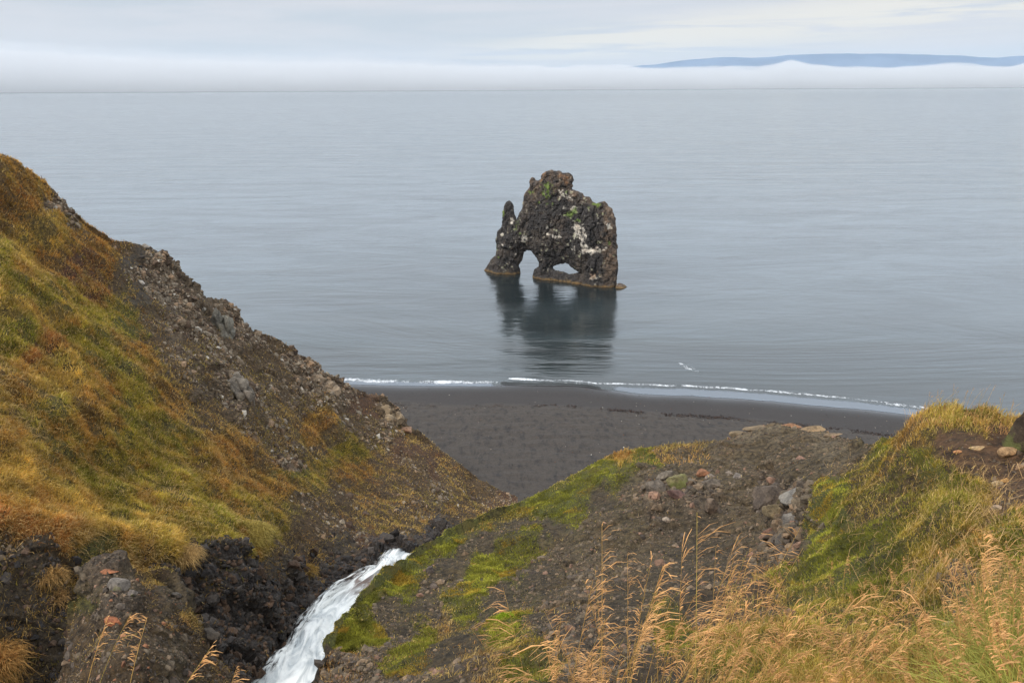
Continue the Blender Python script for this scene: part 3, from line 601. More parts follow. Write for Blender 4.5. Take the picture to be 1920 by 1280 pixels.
# surface colours: basalt, guano, plants, ochre cap, weed band
q = (world-np.array([0, 0, H])) @ RM; uu = 960+F*q[:, 0]/-q[:, 2]; vv_ = 640-F*q[:, 1]/-q[:, 2]
zx, zy = (uu-860)*3.556, (vv_-300)*3.556
nz = fbm(world/.55, 4, 61); nz2 = fbm(world/1.6, 3, 63); nz3 = fbm(world/.3, 3, 66)
C = np.broadcast_to(lin((58, 55, 54)), (nv, 3)).copy()
def lay(m, c):
    m = np.clip(m, 0, 1)[:, None]; return C*(1-m)+lin(c)*m
C = lay(np.clip(nz2*1.5+.1, 0, 1)*.6, (88, 79, 71))
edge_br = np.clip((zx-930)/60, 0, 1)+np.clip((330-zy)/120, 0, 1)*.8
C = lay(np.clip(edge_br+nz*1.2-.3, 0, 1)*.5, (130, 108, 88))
def blob(cx_, cy_, rx, ry, k=1.): return np.exp(-((zx-cx_)/rx)**2-((zy-cy_)/ry)**2)*k
gu = blob(805, 480, 32, 40)+blob(835, 540, 26, 45)+blob(850, 600, 35, 28)+blob(900, 605, 40, 22)+blob(790, 450, 30, 22)+blob(762, 325, 26, 26)+blob(700, 320, 30, 18, .8)+blob(690, 215, 45, 22, .8)+blob(720, 250, 40, 22, .7)+blob(760, 590, 20, 22, .75) \
   + blob(600, 495, 30, 14, .9)+blob(655, 515, 35, 14, .9)+blob(435, 520, 40, 16)+blob(360, 410, 22, 22, .8)+blob(290, 490, 12, 22, .8)+blob(375, 625, 14, 14, .9)+blob(1000, 440, 22, 24, .9)+blob(985, 580, 22, 18, .7)+blob(895, 785, 50, 26, .6)+blob(290, 570, 22, 14, .6)+blob(930, 415, 26, 16, .6)+blob(585, 458, 16, 8, .9)+blob(280, 330, 14, 30, .2)
C = lay(np.clip((gu*1.0+nz*.9+nz3*.9-.52)*2.4, 0, 1)*.9, (206, 198, 186))
gr = blob(480, 212, 22, 14)+blob(590, 165, 40, 26)+blob(600, 210, 50, 26)+blob(580, 245, 40, 20, .7)+blob(720, 215, 20, 14)+blob(770, 330, 22, 20)+blob(745, 360, 30, 22)+blob(795, 400, 18, 14)+blob(920, 300, 50, 20)+blob(385, 420, 14, 40, .8)+blob(405, 490, 10, 26, .9)+blob(290, 350, 22, 40, .7)+blob(265, 648, 14, 8)+blob(245, 475, 12, 16, .9)+blob(245, 580, 12, 30, .6)+blob(605, 290, 40, 12, .7)+blob(530, 285, 16, 12, .8)+blob(1000, 560, 20, 50, .5)
C = lay(np.clip((gr+nz*1.0+nz3*.7-.55)*2.2, 0, 1)*.85, (98, 118, 52))
oc = blob(560, 100, 40, 40)+blob(715, 150, 30, 40, .9)+blob(470, 135, 16, 30, .8)+blob(690, 100, 40, 20, .7)+blob(905, 770, 60, 30, .6)
C = lay(np.clip((oc+nz*.9-.5)*2.2, 0, 1)*.6, (142, 104, 72))
C = lay(np.clip((.34-world[:, 2]+nz*.2)/.2, 0, 1), (104, 84, 54))
C = lay(np.clip((.12-world[:, 2]+nz*.1)/.12, 0, 1)*.8, (60, 46, 30))
dark = np.clip((1.3-world[:, 2]+nz*.3)/.6, 0, 1)*np.clip((world[:, 2]-.45)/.1, 0, 1)
C = lay(dark*.5, (46, 42, 40))
o3 = A0-nrm*.5; o3[2] = 0
me2.vertices.foreach_set('co', (world-o3).astype(np.float32).ravel())
at_ = me2.attributes.new('col', 'FLOAT_COLOR', 'POINT'); at_.data.foreach_set('color', np.c_[C, np.ones(nv)].astype(np.float32).ravel())
me2.polygons.foreach_set('use_smooth', np.zeros(len(me2.polygons), bool)); me2.update()
m_stack = rock_mat('basalt', None, 1.9, 0, .85, .35)
obj('sea_stack', me2, m_stack, label='tall dark basalt sea stack with two arches standing alone in the water, streaked white', cat='sea stack', loc=o3)

# ------------------------------------------------------------------ far shore and fog
mt_px = [(700, 166), (900, 150), (1050, 138), (1150, 128), (1230, 121), (1290, 113), (1340, 108), (1380, 107), (1410, 109), (1450, 107), (1490, 103), (1540, 101), (1650, 101), (1760, 103), (1810, 105), (1835, 108), (1870, 109), (1895, 106), (1930, 104), (2100, 110), (2300, 130)]
mm, t, bs, out = mat('haze_blue_slopes')
pos = t.add('ShaderNodeNewGeometry').outputs['Position']
t.l.new(t.mix(t.ramp(t.noise(t.scale(pos, (.0008, .0008, .004)), 1., 5, .6), .4, .6), L4((84, 104, 132)), L4((98, 117, 144))), bs.inputs['Base Color']); bs.inputs['Roughness'].default_value = 1; bs.inputs['Specular IOR Level'].default_value = 0  # blue of distance haze is put into the slopes' base colour
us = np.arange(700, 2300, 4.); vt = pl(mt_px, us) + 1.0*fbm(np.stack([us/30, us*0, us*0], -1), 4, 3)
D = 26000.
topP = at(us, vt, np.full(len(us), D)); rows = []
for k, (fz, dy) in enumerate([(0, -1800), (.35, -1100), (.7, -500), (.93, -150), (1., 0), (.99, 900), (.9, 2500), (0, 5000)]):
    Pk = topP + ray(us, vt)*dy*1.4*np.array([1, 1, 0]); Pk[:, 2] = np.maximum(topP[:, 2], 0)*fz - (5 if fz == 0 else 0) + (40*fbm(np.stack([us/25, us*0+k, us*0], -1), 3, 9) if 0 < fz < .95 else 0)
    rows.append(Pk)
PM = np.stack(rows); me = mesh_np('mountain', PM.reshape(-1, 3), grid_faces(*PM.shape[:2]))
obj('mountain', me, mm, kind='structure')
# the bank of sea fog lying off the far shore: a closed, lumpy body of even density
fg, t, bs, out = mat('sea_fog'); t.n.remove(bs)
pv = t.add('ShaderNodeVolumePrincipled', ins={'Color': (.835, .84, .855, 1), 'Density': .0014, 'Anisotropy': 0.1}); t.l.new(pv.outputs[0], out.inputs['Volume'])
fx = np.linspace(-11000, 11000, 260); fy = np.linspace(0, 1, 26); FY, FX = np.meshgrid(fy, fx, indexing='ij')
ytop = 9800 + FY*3200
pp = np.stack([FX/900, ytop/900, 0*FX], -1)
ufx = 960+F*FX/ytop
vtop = pl([(-1500, 98), (0, 92), (120, 96), (250, 108), (400, 112), (600, 118), (900, 124), (1180, 127), (1300, 128), (1400, 132), (1430, 127), (1456, 119), (1490, 128), (1560, 132), (1680, 129), (1760, 126), (1850, 131), (1890, 120), (1930, 110), (2200, 104), (2600, 100)], ufx)
zt = H+(165.5-vtop)/F*ytop*1.0
zt = zt + 60*fbm(pp*1.4, 5, 4, .66) - 20 + 34*np.maximum(0, fbm(pp*5, 3, 14))
prof = np.sin(np.pi*np.clip(FY, 0, 1))**.45
zt = 3+(zt-3)*prof
n0 = FX.size; TOPV = np.stack([FX, ytop, zt], -1).reshape(-1, 3); BOT = TOPV.copy(); BOT[:, 2] = 1.5
gf = grid_faces(*FX.shape); idx = np.arange(n0).reshape(FX.shape)
rim = np.concatenate([idx[0, :], idx[1:, -1], idx[-1, -2::-1], idx[-2:0:-1, 0]]); rn = np.roll(rim, -1)
side = np.stack([rim, rn, rn+n0, rim+n0], -1)
me = mesh_np('fog_bank', np.concatenate([TOPV, BOT]), [gf[:, ::-1], gf+n0, side])
obj('fog_bank', me, fg, kind='stuff')
fg2, t, bs, out = mat('thin_fog'); t.n.remove(bs)
pv = t.add('ShaderNodeVolumePrincipled', ins={'Color': (.77, .77, .79, 1), 'Density': .00024, 'Anisotropy': 0.1}); t.l.new(pv.outputs[0], out.inputs['Volume'])
for q_ in (1, 2, 3):
    lf = np.clip((1150-ufx)/500, .12, 1)
    z2 = 3+(zt-3)*(1+.085*q_*lf) + (22*q_*fbm(pp*1.7+q_*9, 4, 30+q_)*np.maximum(lf, .4) + 5*lf)*prof
    T2 = np.stack([FX, ytop, np.maximum(z2, 4)], -1).reshape(-1, 3); B2 = T2.copy(); B2[:, 2] = 1.5+.5*q_
    obj('fog_bank', mesh_np('fog_bank', np.concatenate([T2, B2]), [gf[:, ::-1], gf+n0, side]), fg2, kind='stuff')
# the air itself
hz, t, bs, out = mat('air'); t.n.remove(bs)
pv = t.add('ShaderNodeVolumePrincipled', ins={'Color': (.74, .87, .99, 1), 'Density': 2.0e-5, 'Anisotropy': 0.0}); t.l.new(pv.outputs[0], out.inputs['Volume'])
b = bmesh.new(); bmesh.ops.create_cube(b, size=1); me = bpy.data.meshes.new('haze'); b.to_mesh(me); b.free()
ho = obj('haze', me, hz, kind='stuff'); ho.scale = (60000, 34000, 1300); ho.location = (0, 15500, 1300/2-5)

# ------------------------------------------------------------------ stones
def ico(sub):
    b = bmesh.new(); bmesh.ops.create_icosphere(b, subdivisions=sub, radius=1)
    V = np.array([v.co[:] for v in b.verts]); Fc = np.array([[v.index for v in f.verts] for f in b.faces]); b.free(); return V, Fc
ICO = {k: ico(k) for k in (1, 2, 4)}
def rock_shape(seed, sub, planes=13, soft=.0, nz=.05):
    r = np.random.default_rng(seed); V, Fc = ICO[sub]
    n = r.normal(size=(planes, 3)); n /= np.linalg.norm(n, axis=1)[:, None]; d = r.uniform(.62, 1.0, planes)
    dot = V @ n.T; rr = np.where(dot > .05, d/np.maximum(dot, .05), 9.)
    rad = np.minimum(rr.min(1), 1.35)
    P = V*rad[:, None]
    if sub > 2: P = P + V*(fbm(P*2.2+seed, 4, seed)*nz*2.2 + fbm(P*8+seed, 3, seed+5)*nz*.7)[:, None]
    return P, Fc
def rnd_rot(n, r):
    q = r.normal(size=(n, 4)); q /= np.linalg.norm(q, axis=1)[:, None]; w_, x, y, z = q.T
    return np.stack([np.stack([1-2*(y*y+z*z), 2*(x*y-z*w_), 2*(x*z+y*w_)], -1), np.stack([2*(x*y+z*w_), 1-2*(x*x+z*z), 2*(y*z-x*w_)], -1), np.stack([2*(x*z-y*w_), 2*(y*z+x*w_), 1-2*(x*x+y*y)], -1)], -2)
m_stone = rock_mat('stone', None, 14.)
def scatter(name, land, wt, n, smin, smax, cols, seed, pw=2.2, sub=1, sq=(.6, 1.0), kind='stuff', dref=None):
    r = np.random.default_rng(seed); p, nn, idx, u_, v_ = land.sample(wt, n, r)
    s = smin*((1-r.random(n)*(1-(smin/smax)**pw))**(-1/pw))
    if dref: s = s*np.clip(np.linalg.norm(p-np.array([0, 0, H]), axis=1)/dref, .3, 1.)
    Vs, Fs, Cs, o = [], [], [], 0
    vi = r.integers(0, 10, n)
    for k in range(10):
        P, Fc = rock_shape(seed*20+k, sub, 11); sel = np.where(vi == k)[0]; m = len(sel)
        if not m: continue
        sc = np.stack([np.ones(m), r.uniform(*sq, m), r.uniform(sq[0]*.75, sq[1]*.85, m)], -1)
        Q = np.einsum('mij,mvj->mvi', rnd_rot(m, r), P[None]*sc[:, None])*s[sel][:, None, None]
        Q = Q + p[sel][:, None] + nn[sel][:, None]*(s[sel]*-.16)[:, None, None]
        Vs.append(Q.reshape(-1, 3)); Fs.append((Fc[None]+(np.arange(m)*len(P))[:, None, None]).reshape(-1, 3)+o); o += m*len(P)
        ci = r.choice(len(cols), m, p=np.array([c[1] for c in cols])/sum(c[1] for c in cols)); cc = np.array([lin(c[0]) for c in cols])[ci]*r.uniform(.65, 1.3, m)[:, None]
        Cs.append(np.repeat(cc, len(P), 0))
    me = mesh_np(name, np.concatenate(Vs), np.concatenate(Fs), {'col': np.concatenate(Cs)}, smooth=False)
    return obj(name, me, m_stone, kind=kind)
vis = lambda L_: ((np.arange(L_.shape[0]) >= L_.nb-9)[:, None]*(L_.v < 1300)*(L_.u > -20)*(L_.u < 1940))
GREY = [((134, 122, 106), 4), ((110, 96, 80), 5), ((136, 114, 92), 3), ((84, 70, 58), 5), ((184, 176, 164), .5)]
BROWN = [((98, 87, 73), 5), ((116, 99, 81), 3), ((124, 98, 82), .8), ((84, 75, 67), 3)]
DARK = [((70, 64, 60), 4), ((88, 70, 57), 4), ((52, 48, 47), 3)]
h1 = hill.C
def patchy(L_, sc, lo, seed): return np.clip((fbm(L_.P/sc, 3, seed)+lo)*2.5, .03, 1)
scatter('scree', hill, vis(hill)*np.clip(h1['stone']-.18, 0, 1)**1.3*(h1['wet'] < .15)*patchy(hill, 1.8, .12, 3), 32000, .035, .26, GREY, 3, 2.1, dref=38)
scatter('scree', hill, vis(hill)*np.clip(h1['wet'], 0, 1), 9000, .05, .30, DARK, 4, 2.2, dref=26)
h2 = ridge.C
near = np.clip(np.linalg.norm(ridge.P-np.array([0, 0, H]), axis=-1)/12, .2, 1)
scatter('scree', ridge, vis(ridge)*np.clip(h2['stone']-.08, 0, 1)*near*patchy(ridge, .9, .35, 7), 30000, .009, .11, BROWN, 5, 2.1)
scatter('scree', ridge, vis(ridge)*np.clip(h2['stone']-.8, 0, 1)*near, 380, .05, .15, BROWN, 6, 1.8, sub=2)
h3 = outc.C
scatter('scree', outc, vis(outc)*np.clip(h3['stone']-.1, .0, 1), 4200, .008, .09, BROWN+[((140, 98, 72), .6)], 8, 2.1)

def stone_at(name, land, u, v, wpx, hpx, c, label, cat='rock', seed=1, sink=.25, flat=.8, lichen=0, group=None, tilt=None, planes=13):
    p, n_ = land.hit(u, v); D_ = np.linalg.norm(p-np.array([0, 0, H])); sx_, sz = wpx/F*D_/2, hpx/F*D_/2
    P, Fc = rock_shape(seed, 4, planes)
    a = np.array([.93, .75*flat, 1.])
    r = np.random.default_rng(seed)
    ext = P.max(0)-P.min(0); P = (P-(P.max(0)+P.min(0))/2)/(ext/2)
    P = P*np.array([sx_, (sx_+sz)/2*.85, sz*1.05])
    if tilt: ca, sa = math.cos(R(tilt)), math.sin(R(tilt)); P = P @ np.array([[ca, 0, sa], [0, 1, 0], [-sa, 0, ca]])
    me = mesh_np(name, P, Fc, smooth=True); me.set_sharp_from_angle(angle=R(32))
    m = rock_mat('rock_'+str(seed), L4([q*.93 for q in c]), 1.6/max(sx_, .05), lichen)
    o = obj(name, me, m, label=label, cat=cat, group=group, loc=p+n_*min(sx_, sz)*(.5-sink)); return o
RK = [
 ('boulder', ridge, 1502, 985, 50, 48, (142, 136, 130), 'large grey angular boulder at the edge of the mossy mound', 11, 0, 0),
 ('boulder', ridge, 1533, 946, 30, 20, (168, 148, 118), 'pale tan block of rock just left of the moss edge', 12, 0, 0),
 ('boulder', ridge, 1500, 934, 48, 26, (132, 128, 122), 'pale grey wedge-shaped rock sloping down to the left, above the largest boulder', 13, 0, 15),
 ('boulder', ridge, 1452, 936, 62, 44, (104, 92, 82), 'broad brown-grey boulder half buried in the dark scree', 14, .1, 0),
 ('boulder', ridge, 1459, 963, 44, 26, (124, 110, 86), 'long tan slab with a dark hollow under it, below the broad brown boulder', 15, 0, -6),
 ('boulder', ridge, 1440, 984, 30, 24, (128, 96, 80), 'red-brown cracked rock left of the largest grey boulder', 16, 0, 0),
 ('boulder', ridge, 1478, 984, 22, 48, (84, 70, 60), 'narrow upright dark brown rock against the largest boulder', 17, 0, 0),
 ('boulder', ridge, 1270, 932, 38, 36, (128, 120, 84), 'rounded boulder yellow with lichen in the left rock cluster', 18, .6, 0),
 ('boulder', ridge, 1234, 946, 34, 34, (112, 102, 92), 'grey-brown boulder at the left end of the rock cluster', 19, .1, 0),
 ('boulder', ridge, 1250, 920, 30, 26, (126, 116, 104), 'grey cracked boulder on top of the left rock cluster', 20, .1, 0),
 ('boulder', ridge, 1276, 952, 40, 16, (104, 80, 74), 'purplish brown slab tilting up to the right below the lichen boulder', 21, 0, -32),
 ('boulder', ridge, 1298, 912, 26, 22, (118, 108, 96), 'grey jagged rock right of the cluster top', 22, 0, 0),
 ('boulder', ridge, 1320, 896, 22, 16, (146, 104, 78), 'orange-brown angular stone on the dark scree slope', 23, 0, 0),
 ('boulder', ridge, 1334, 906, 18, 14, (128, 116, 106), 'small grey block touching the orange-brown stone', 24, 0, 0),
 ('boulder', ridge, 1388, 904, 18, 13, (126, 118, 112), 'right one of two small grey rounded stones on the open scree', 25, 0, 0),
 ('boulder', ridge, 1372, 901, 14, 9, (132, 120, 108), 'left one of two small grey rounded stones on the open scree', 26, 0, 0),
 ('boulder', ridge, 1340, 962, 30, 30, (110, 94, 80), 'brown blocky boulder low in the middle of the scree', 27, 0, 0),
 ('boulder', ridge, 1336, 926, 30, 24, (108, 98, 88), 'dull grey boulder above the brown blocky boulder', 28, 0, 0),
 ('boulder', ridge, 1500, 858, 15, 11, (142, 112, 96), 'pinkish stone near the top of the scree slope', 29, 0, 0),
 ('boulder', ridge, 1251, 978, 12, 15, (156, 142, 128), 'small pale wedge stone below the left rock cluster', 30, 0, 20),
 ('boulder', ridge, 1450, 1008, 40, 20, (94, 78, 64), 'flat dark brown slab below the red-brown rock', 31, 0, 8),
 ('boulder', ridge, 1482, 1034, 24, 34, (92, 86, 80), 'dark grey rock wedged where grass stems cross the scree edge', 32, 0, 0),
 ('boulder', ridge, 1887, 840, 27, 17, (176, 142, 104), 'largest tan stone on the bare brown soil at the right', 33, 0, 0),
 ('boulder', ridge, 1867, 878, 19, 10, (184, 160, 126), 'flat pale stone lying on bare soil beside a buff one', 34, 0, 0),
 ('boulder', ridge, 1879, 871, 14, 8, (178, 136, 84), 'buff yellow stone right of the flat pale stone', 35, 0, 0),
 ('boulder', ridge, 1863, 926, 14, 8, (176, 152, 128), 'lone small pale stone below the bare soil patch', 36, 0, 0),
 ('boulder', ridge, 1832, 840, 22, 5, (178, 150, 112), 'thin flat slab tilted on the bare brown soil', 37, 0, 14),
 ('boulder', ridge, 1906, 855, 14, 9, (160, 130, 100), 'small stone near the right edge of the bare soil', 38, 0, 0),
 ('boulder', ridge, 1797, 848, 12, 6, (172, 124, 84), 'orange-tan chip at the left of the bare soil patch', 39, 0, 0),
 ('boulder', ridge, 1748, 1240, 36, 16, (150, 122, 102), 'flat brown stone lying deep in the near grass', 40, 0, 0),
 ('boulder', ridge, 1756, 1157, 34, 14, (140, 122, 108), 'grey-brown stone half hidden by dry grass heads', 41, 0, 0),
 ('boulder', ridge, 1743, 1120, 24, 10, (160, 142, 108), 'pale stone lying above the other two in the grass', 42, 0, 0),
 ('rock_slab', ridge, 1392, 822, 44, 11, (142, 124, 98), 'tan slab at the left end of the ledge on top of the scree ridge', 71, 0, -10),
 ('rock_slab', ridge, 1432, 815, 62, 10, (136, 118, 94), 'long flat slab along the top of the scree ridge, seen against the beach', 72, 0, 0),
 ('rock_slab', ridge, 1478, 816, 44, 9, (150, 112, 84), 'pinkish flat slab right of the longest one on the ridge top', 73, 0, 5),
 ('rock_slab', ridge, 1520, 823, 44, 8, (140, 118, 90), 'low tan slab third from the left on the ridge top', 74, 0, 8),
 ('rock_slab', ridge, 1566, 829, 30, 6, (136, 116, 92), 'smallest flat slab, rightmost on the ridge top', 75, 0, 4),
 ('boulder', ridge, 812, 1086, 14, 12, (104, 92, 84), 'brown stone standing out of the dark soil below the moss lip', 43, 0, 0),
 ('boulder', ridge, 806, 1064, 14, 16, (90, 82, 78), 'dark grey stone just under the moss lip', 44, 0, 0),
 ('boulder', outc, 222, 1126, 34, 26, (126, 118, 110), 'grey boulder set in the top of the lower left outcrop', 45, .2, 0),
 ('boulder', outc, 243, 1140, 16, 14, (112, 104, 98), 'small grey stone against the boulder on the outcrop', 46, .2, 0),
 ('boulder', outc, 202, 1089, 26, 8, (156, 104, 74), 'thin orange slab near the top of the lower left outcrop', 47, 0, -8),
 ('boulder', outc, 216, 1174, 28, 9, (160, 100, 68), 'bright orange flake of rock midway down the outcrop', 48, 0, -18),
 ('boulder', outc, 335, 1110, 18, 16, (92, 86, 80), 'dark stone on the right shoulder of the outcrop', 49, 0, 0),
 ('boulder', outc, 382, 1200, 30, 26, (84, 76, 68), 'dark brown block jutting from the right side of the outcrop', 50, 0, 0),
 ('boulder', hill, 127, 396, 12, 9, (96, 74, 64), 'dark brown block perched on the hill skyline above the sea', 51, 0, 0),
 ('boulder', hill, 270, 523, 12, 8, (190, 182, 172), 'whitish stone high on the left hill below the skyline', 52, 0, 0),
 ('boulder', hill, 266, 470, 13, 9, (140, 134, 126), 'grey block where the grass ends on the hill skyline', 53, 0, 0),
 ('boulder', hill, 788, 818, 0, 0, None, None, 0, 0, 0),
 ('boulder', hill, 762, 804, 24, 14, (140, 112, 92), 'brown flat-topped boulder just below the crag', 54, 0, 0),
 ('boulder', hill, 685, 962, 12, 8, (110, 92, 80), 'brown stone on the bare slope above the stream', 55, 0, 0),
]
for nm, ld, u_, v_, wp_, hp_, c_, lb, sd_, li, ti in RK:
    if c_ is not None: stone_at(nm, ld, u_, v_, wp_*1.12, hp_*1.12, c_, lb, seed=sd_, lichen=li, tilt=ti)
# crags: blocks of one body of rock on the hill's skyline
def crag(name, land, u, v, wpx, hpx, c, label, seed, n=16):
    p, n_ = land.hit(u, v); D_ = np.linalg.norm(p-np.array([0, 0, H])); a, b_ = wpx/F*D_/2, hpx/F*D_/2
    r = np.random.default_rng(seed); Vs, Fs, o = [], [], 0
    for k in range(n):
        P, Fc = rock_shape(seed*50+k, 4 if n < 30 else 2, 10); s = r.uniform(.3, .6)
        ctr = np.array([r.uniform(-.7, .7)*a, r.uniform(-.5, .6)*a, r.uniform(-.7, .6)*b_]); ctr[2] -= max(0, ctr[0])*hpx/wpx*.55
        Vs.append(P*np.array([a*s*.8, a*s*.8, b_*s])+ctr); Fs.append(Fc+o); o += len(P)
    me = mesh_np(name, np.concatenate(Vs), np.concatenate(Fs), smooth=True); me.set_sharp_from_angle(angle=R(32))
    return obj(name, me, rock_mat(name+'_rock', L4(c), 1.2, .1), label=label, cat='rock', loc=p-n_*.1)
crag('rock_crag', hill, 732, 782, 46, 46, (150, 132, 108), 'pale tan blocky crag at the lower end of the hill skyline above the beach', 61)
crag('rock_crag', hill, 414, 612, 44, 60, (132, 128, 118), 'grey columnar crag on the rocky hill skyline', 62)
crag('rock_crag', hill, 602, 722, 70, 40, (142, 124, 104), 'long tan jointed crag along the hill skyline left of the surf', 63, 20)
crag('rock_crag', hill, 440, 750, 46, 60, (134, 126, 116), 'grey shattered crag low in the stony band of the left hill', 64, 20)
stone_at('boulder', ridge, 1946, 822, 74, 92, (74, 62, 50), 'dark rough boulder cut off by the right edge of the picture', seed=76, lichen=.35, sink=.1)

# ------------------------------------------------------------------ grass
def blades(name, p, nn, col3, L_, W_, lean, r, droop=.45, label=None, m=None, up=.75, kind='stuff', parent=None, spread=.5):
    n = len(p); a = r.uniform(0, 2*np.pi, n)
    side = np.stack([np.cos(a), np.sin(a), 0*a], -1)
    d = nn*(1-up)+np.array([0, 0, up])+r.normal(size=(n, 3))*spread*.8+lean*.6; d /= np.linalg.norm(d, axis=1)[:, None]
    bend = lean*r.uniform(.3, 1.2, n)[:, None]+r.normal(size=(n, 3))*.35; bend[:, 2] -= droop
    L_ = L_[:, None]; W_ = W_[:, None]
    mid = p+d*L_*.55; tip = mid+(d+bend)*L_*.42
    V = np.stack([p-side*W_, p+side*W_, mid-side*W_*.75, mid+side*W_*.75, tip], 1).reshape(-1, 3)
    o = np.arange(n)[:, None]*5
    F3 = np.concatenate([o+np.array([[2, 3, 4]])]); F4 = o+np.array([[0, 1, 3, 2]])
    me = mesh_np(name, V, [F4, F3], {'col': np.repeat(col3, 5, 0)}, smooth=False)
    return obj(name, me, m or m_blade, kind=kind, label=label, parent=parent)
def grow(name, land, n, seed, lean, wscale=1., lscale=1., wt=None, boost=1.0, bright=1.24, back=False):
    r = np.random.default_rng(seed)
    C_ = land.C; BL = lin((158, 130, 58)); clump = np.clip(.62+fbm(land.P/.45, 4, seed, .7)*1.6, .06, 1.5)
    cov = C_['cov'];
    W = vis(land)*cov**1.2*clump if wt is None else wt*clump
    if not back: W[:land.nb-6] = 0
    p, nn, idx, u_, v_ = land.sample(W, n, r)
    D_ = np.linalg.norm(p-np.array([0, 0, H]), axis=1)
    c = (land.flat['blade'][idx]*.68+BL*.32)*boost
    k1 = fbm(p/.8, 4, seed+1, .7)[:, None]; k2 = fbm(p/.35, 2, seed+2)[:, None]
    gold, green, rust, straw = lin((190, 150, 78)), lin((112, 124, 44)), lin((158, 92, 52)), lin((206, 176, 118))
    c = c*(1+.9*k2) 
    mix = lambda c, tgt, f: c*(1-f)+tgt*f
    c = mix(c, green, np.clip(k1*1.4-.15, 0, .4)); c = mix(c, rust, np.clip(-k1*1.6-.15, 0, .45)); pass
    rr = r.random(n)[:, None]; c = np.where(rr < .22, mix(c, straw, .65), c); c = np.where(rr > .93, mix(c, gold, .6), c)
    c = c*r.uniform(.6, 1.35, n)[:, None]*bright
    L_ = land.flat['len'][idx]*lscale*r.uniform(.5, 1.3, n)
    W_ = np.clip(D_*.00042, .0012, .02)*wscale*r.uniform(.6, 1.3, n)
    return blades(name, p-nn*.02, nn, c, L_, W_, lean, r)
windL = np.array([.28, -.15, -.1])
grow('grass', hill, 300000, 101, windL, .85, 1.1)
grow('grass', ridge, 150000, 102, np.array([.3, -.1, 0]), .8, .75)
off_w = ((np.arange(ridge.shape[0]) >= 3)[:, None]*((ridge.u > 1930)+(np.arange(ridge.shape[0]) < ridge.nb-8)[:, None]*(ridge.u > 560))*(ridge.v < 1700)).astype(float)
off_w = off_w*np.clip(ridge.C['cov'], .05, 1)*np.linalg.norm(np.cross(np.gradient(ridge.P, axis=0), np.gradient(ridge.P, axis=1)), axis=-1)
grow('grass', ridge, 60000, 104, np.array([.3, -.1, 0]), 1.2, .9, wt=off_w, back=True)
grow('grass', outc, 5000, 103, windL, .8, .6, wt=vis(outc)*np.clip(outc.C['cov']-.1, 0, 1))
strw = vis(hill)*np.clip(h1['cov']-.4, 0, 1)*np.clip(.2+fbm(hill.P/2.2, 3, 44)*2, .05, 1)
r = np.random.default_rng(45); p, nn, idx, u_, v_ = hill.sample(strw, 9000, r); D_ = np.linalg.norm(p-np.array([0, 0, H]), axis=1)
blades('dry_straw', p, nn, lin((190, 158, 104))*r.uniform(.6, 1.35, len(p))[:, None], r.uniform(.08, .24, len(p)), np.clip(D_*.0003, .002, .012), np.array([.5, -.3, -.2]), r, droop=.4, up=.1, spread=1.0)
# moss fuzz
mw = vis(ridge)*np.clip(h2['moss']-.15, 0, 1)*np.clip(.55+fbm(ridge.P/.5, 4, 12)*2.2, .22, 1)
r = np.random.default_rng(5); p, nn, idx, u_, v_ = ridge.sample(mw, 170000, r)
k2 = fbm(p/.25, 3, 55)[:, None]; k1 = fbm(p/.9, 3, 56)[:, None]
c = lin((126, 124, 46))*(1+1.2*k2); c = np.where(k1 > .22, c*.5+lin((170, 130, 50))*.5, c); c = np.where(k1 < -.25, c*.6+lin((92, 92, 40))*.4, c)
c = c*r.uniform(.7, 1.4, len(p))[:, None]*1.15*np.clip(.75+.5*(h2['ground'].reshape(-1, 3)[idx][:, 1:2]/.16-.5), .6, 1.2)
D_ = np.linalg.norm(p-np.array([0, 0, H]), axis=1)
blades('moss', p-nn*.01, nn, c, r.uniform(.02, .06, len(p)), np.clip(D_*.00045, .002, .009)*r.uniform(.7, 1.3, len(p)), np.array([0, 0, 0.]), r, droop=.1, up=.2, spread=.9)

# tussocks hanging over the bank, each a thing
def tussock(land, u, v, rad, n, c, Lr, lean, label, seed, cat='tussock', name='grass_tussock', w=.006, group=None):
    r = np.random.default_rng(seed); p0, n0_ = land.hit(u, v)
    a = r.uniform(0, 2*np.pi, n); q = np.sqrt(r.random(n)); off_ = np.stack([np.cos(a)*q, np.sin(a)*q, (1-q*q)*.5], -1)*rad
    nn = off_/rad + np.array([0, 0, .3]); nn /= np.linalg.norm(nn, axis=1)[:, None]
    cc = lin(c)*r.uniform(.6, 1.5, n)[:, None]*(1+.4*fbm(off_/(rad*.3)+seed, 2, seed))[:, None]
    o = blades(name, off_, nn, cc*1.25, r.uniform(*Lr, n), np.full(n, w)*r.uniform(.6, 1.3, n), lean, r, droop=.9, up=.3, label=label, kind=None)
    o['category'] = cat; o.location = p0
    if group: o['group'] = group
    return o
tussock(hill, 468, 1010, .42, 2600, (140, 124, 66), (.15, .32), np.array([.2, -.3, -.3]), 'rounded tussock of olive grass hanging over the dark gully wall', 201)
tussock(hill, 335, 1048, .26, 1500, (160, 132, 86), (.12, .30), np.array([.4, -.2, -.5]), 'straw-coloured tussock drooping over the bank beside the outcrop', 202)
tussock(hill, 105, 1075, .16, 420, (142, 112, 68), (.12, .28), np.array([.3, -.3, -.3]), 'small rusty tuft of grass on the dark bank at far left', 203)
tussock(hill, 125, 1115, .14, 300, (138, 108, 68), (.1, .24), np.array([.3, -.3, -.3]), 'rusty tuft of grass below another tuft on the dark left bank', 204)
tussock(hill, 585, 1062, .30, 800, (146, 118, 62), (.08, .2), np.array([.1, -.2, -.2]), 'golden clump of grass on the wet rock above the stream', 205)
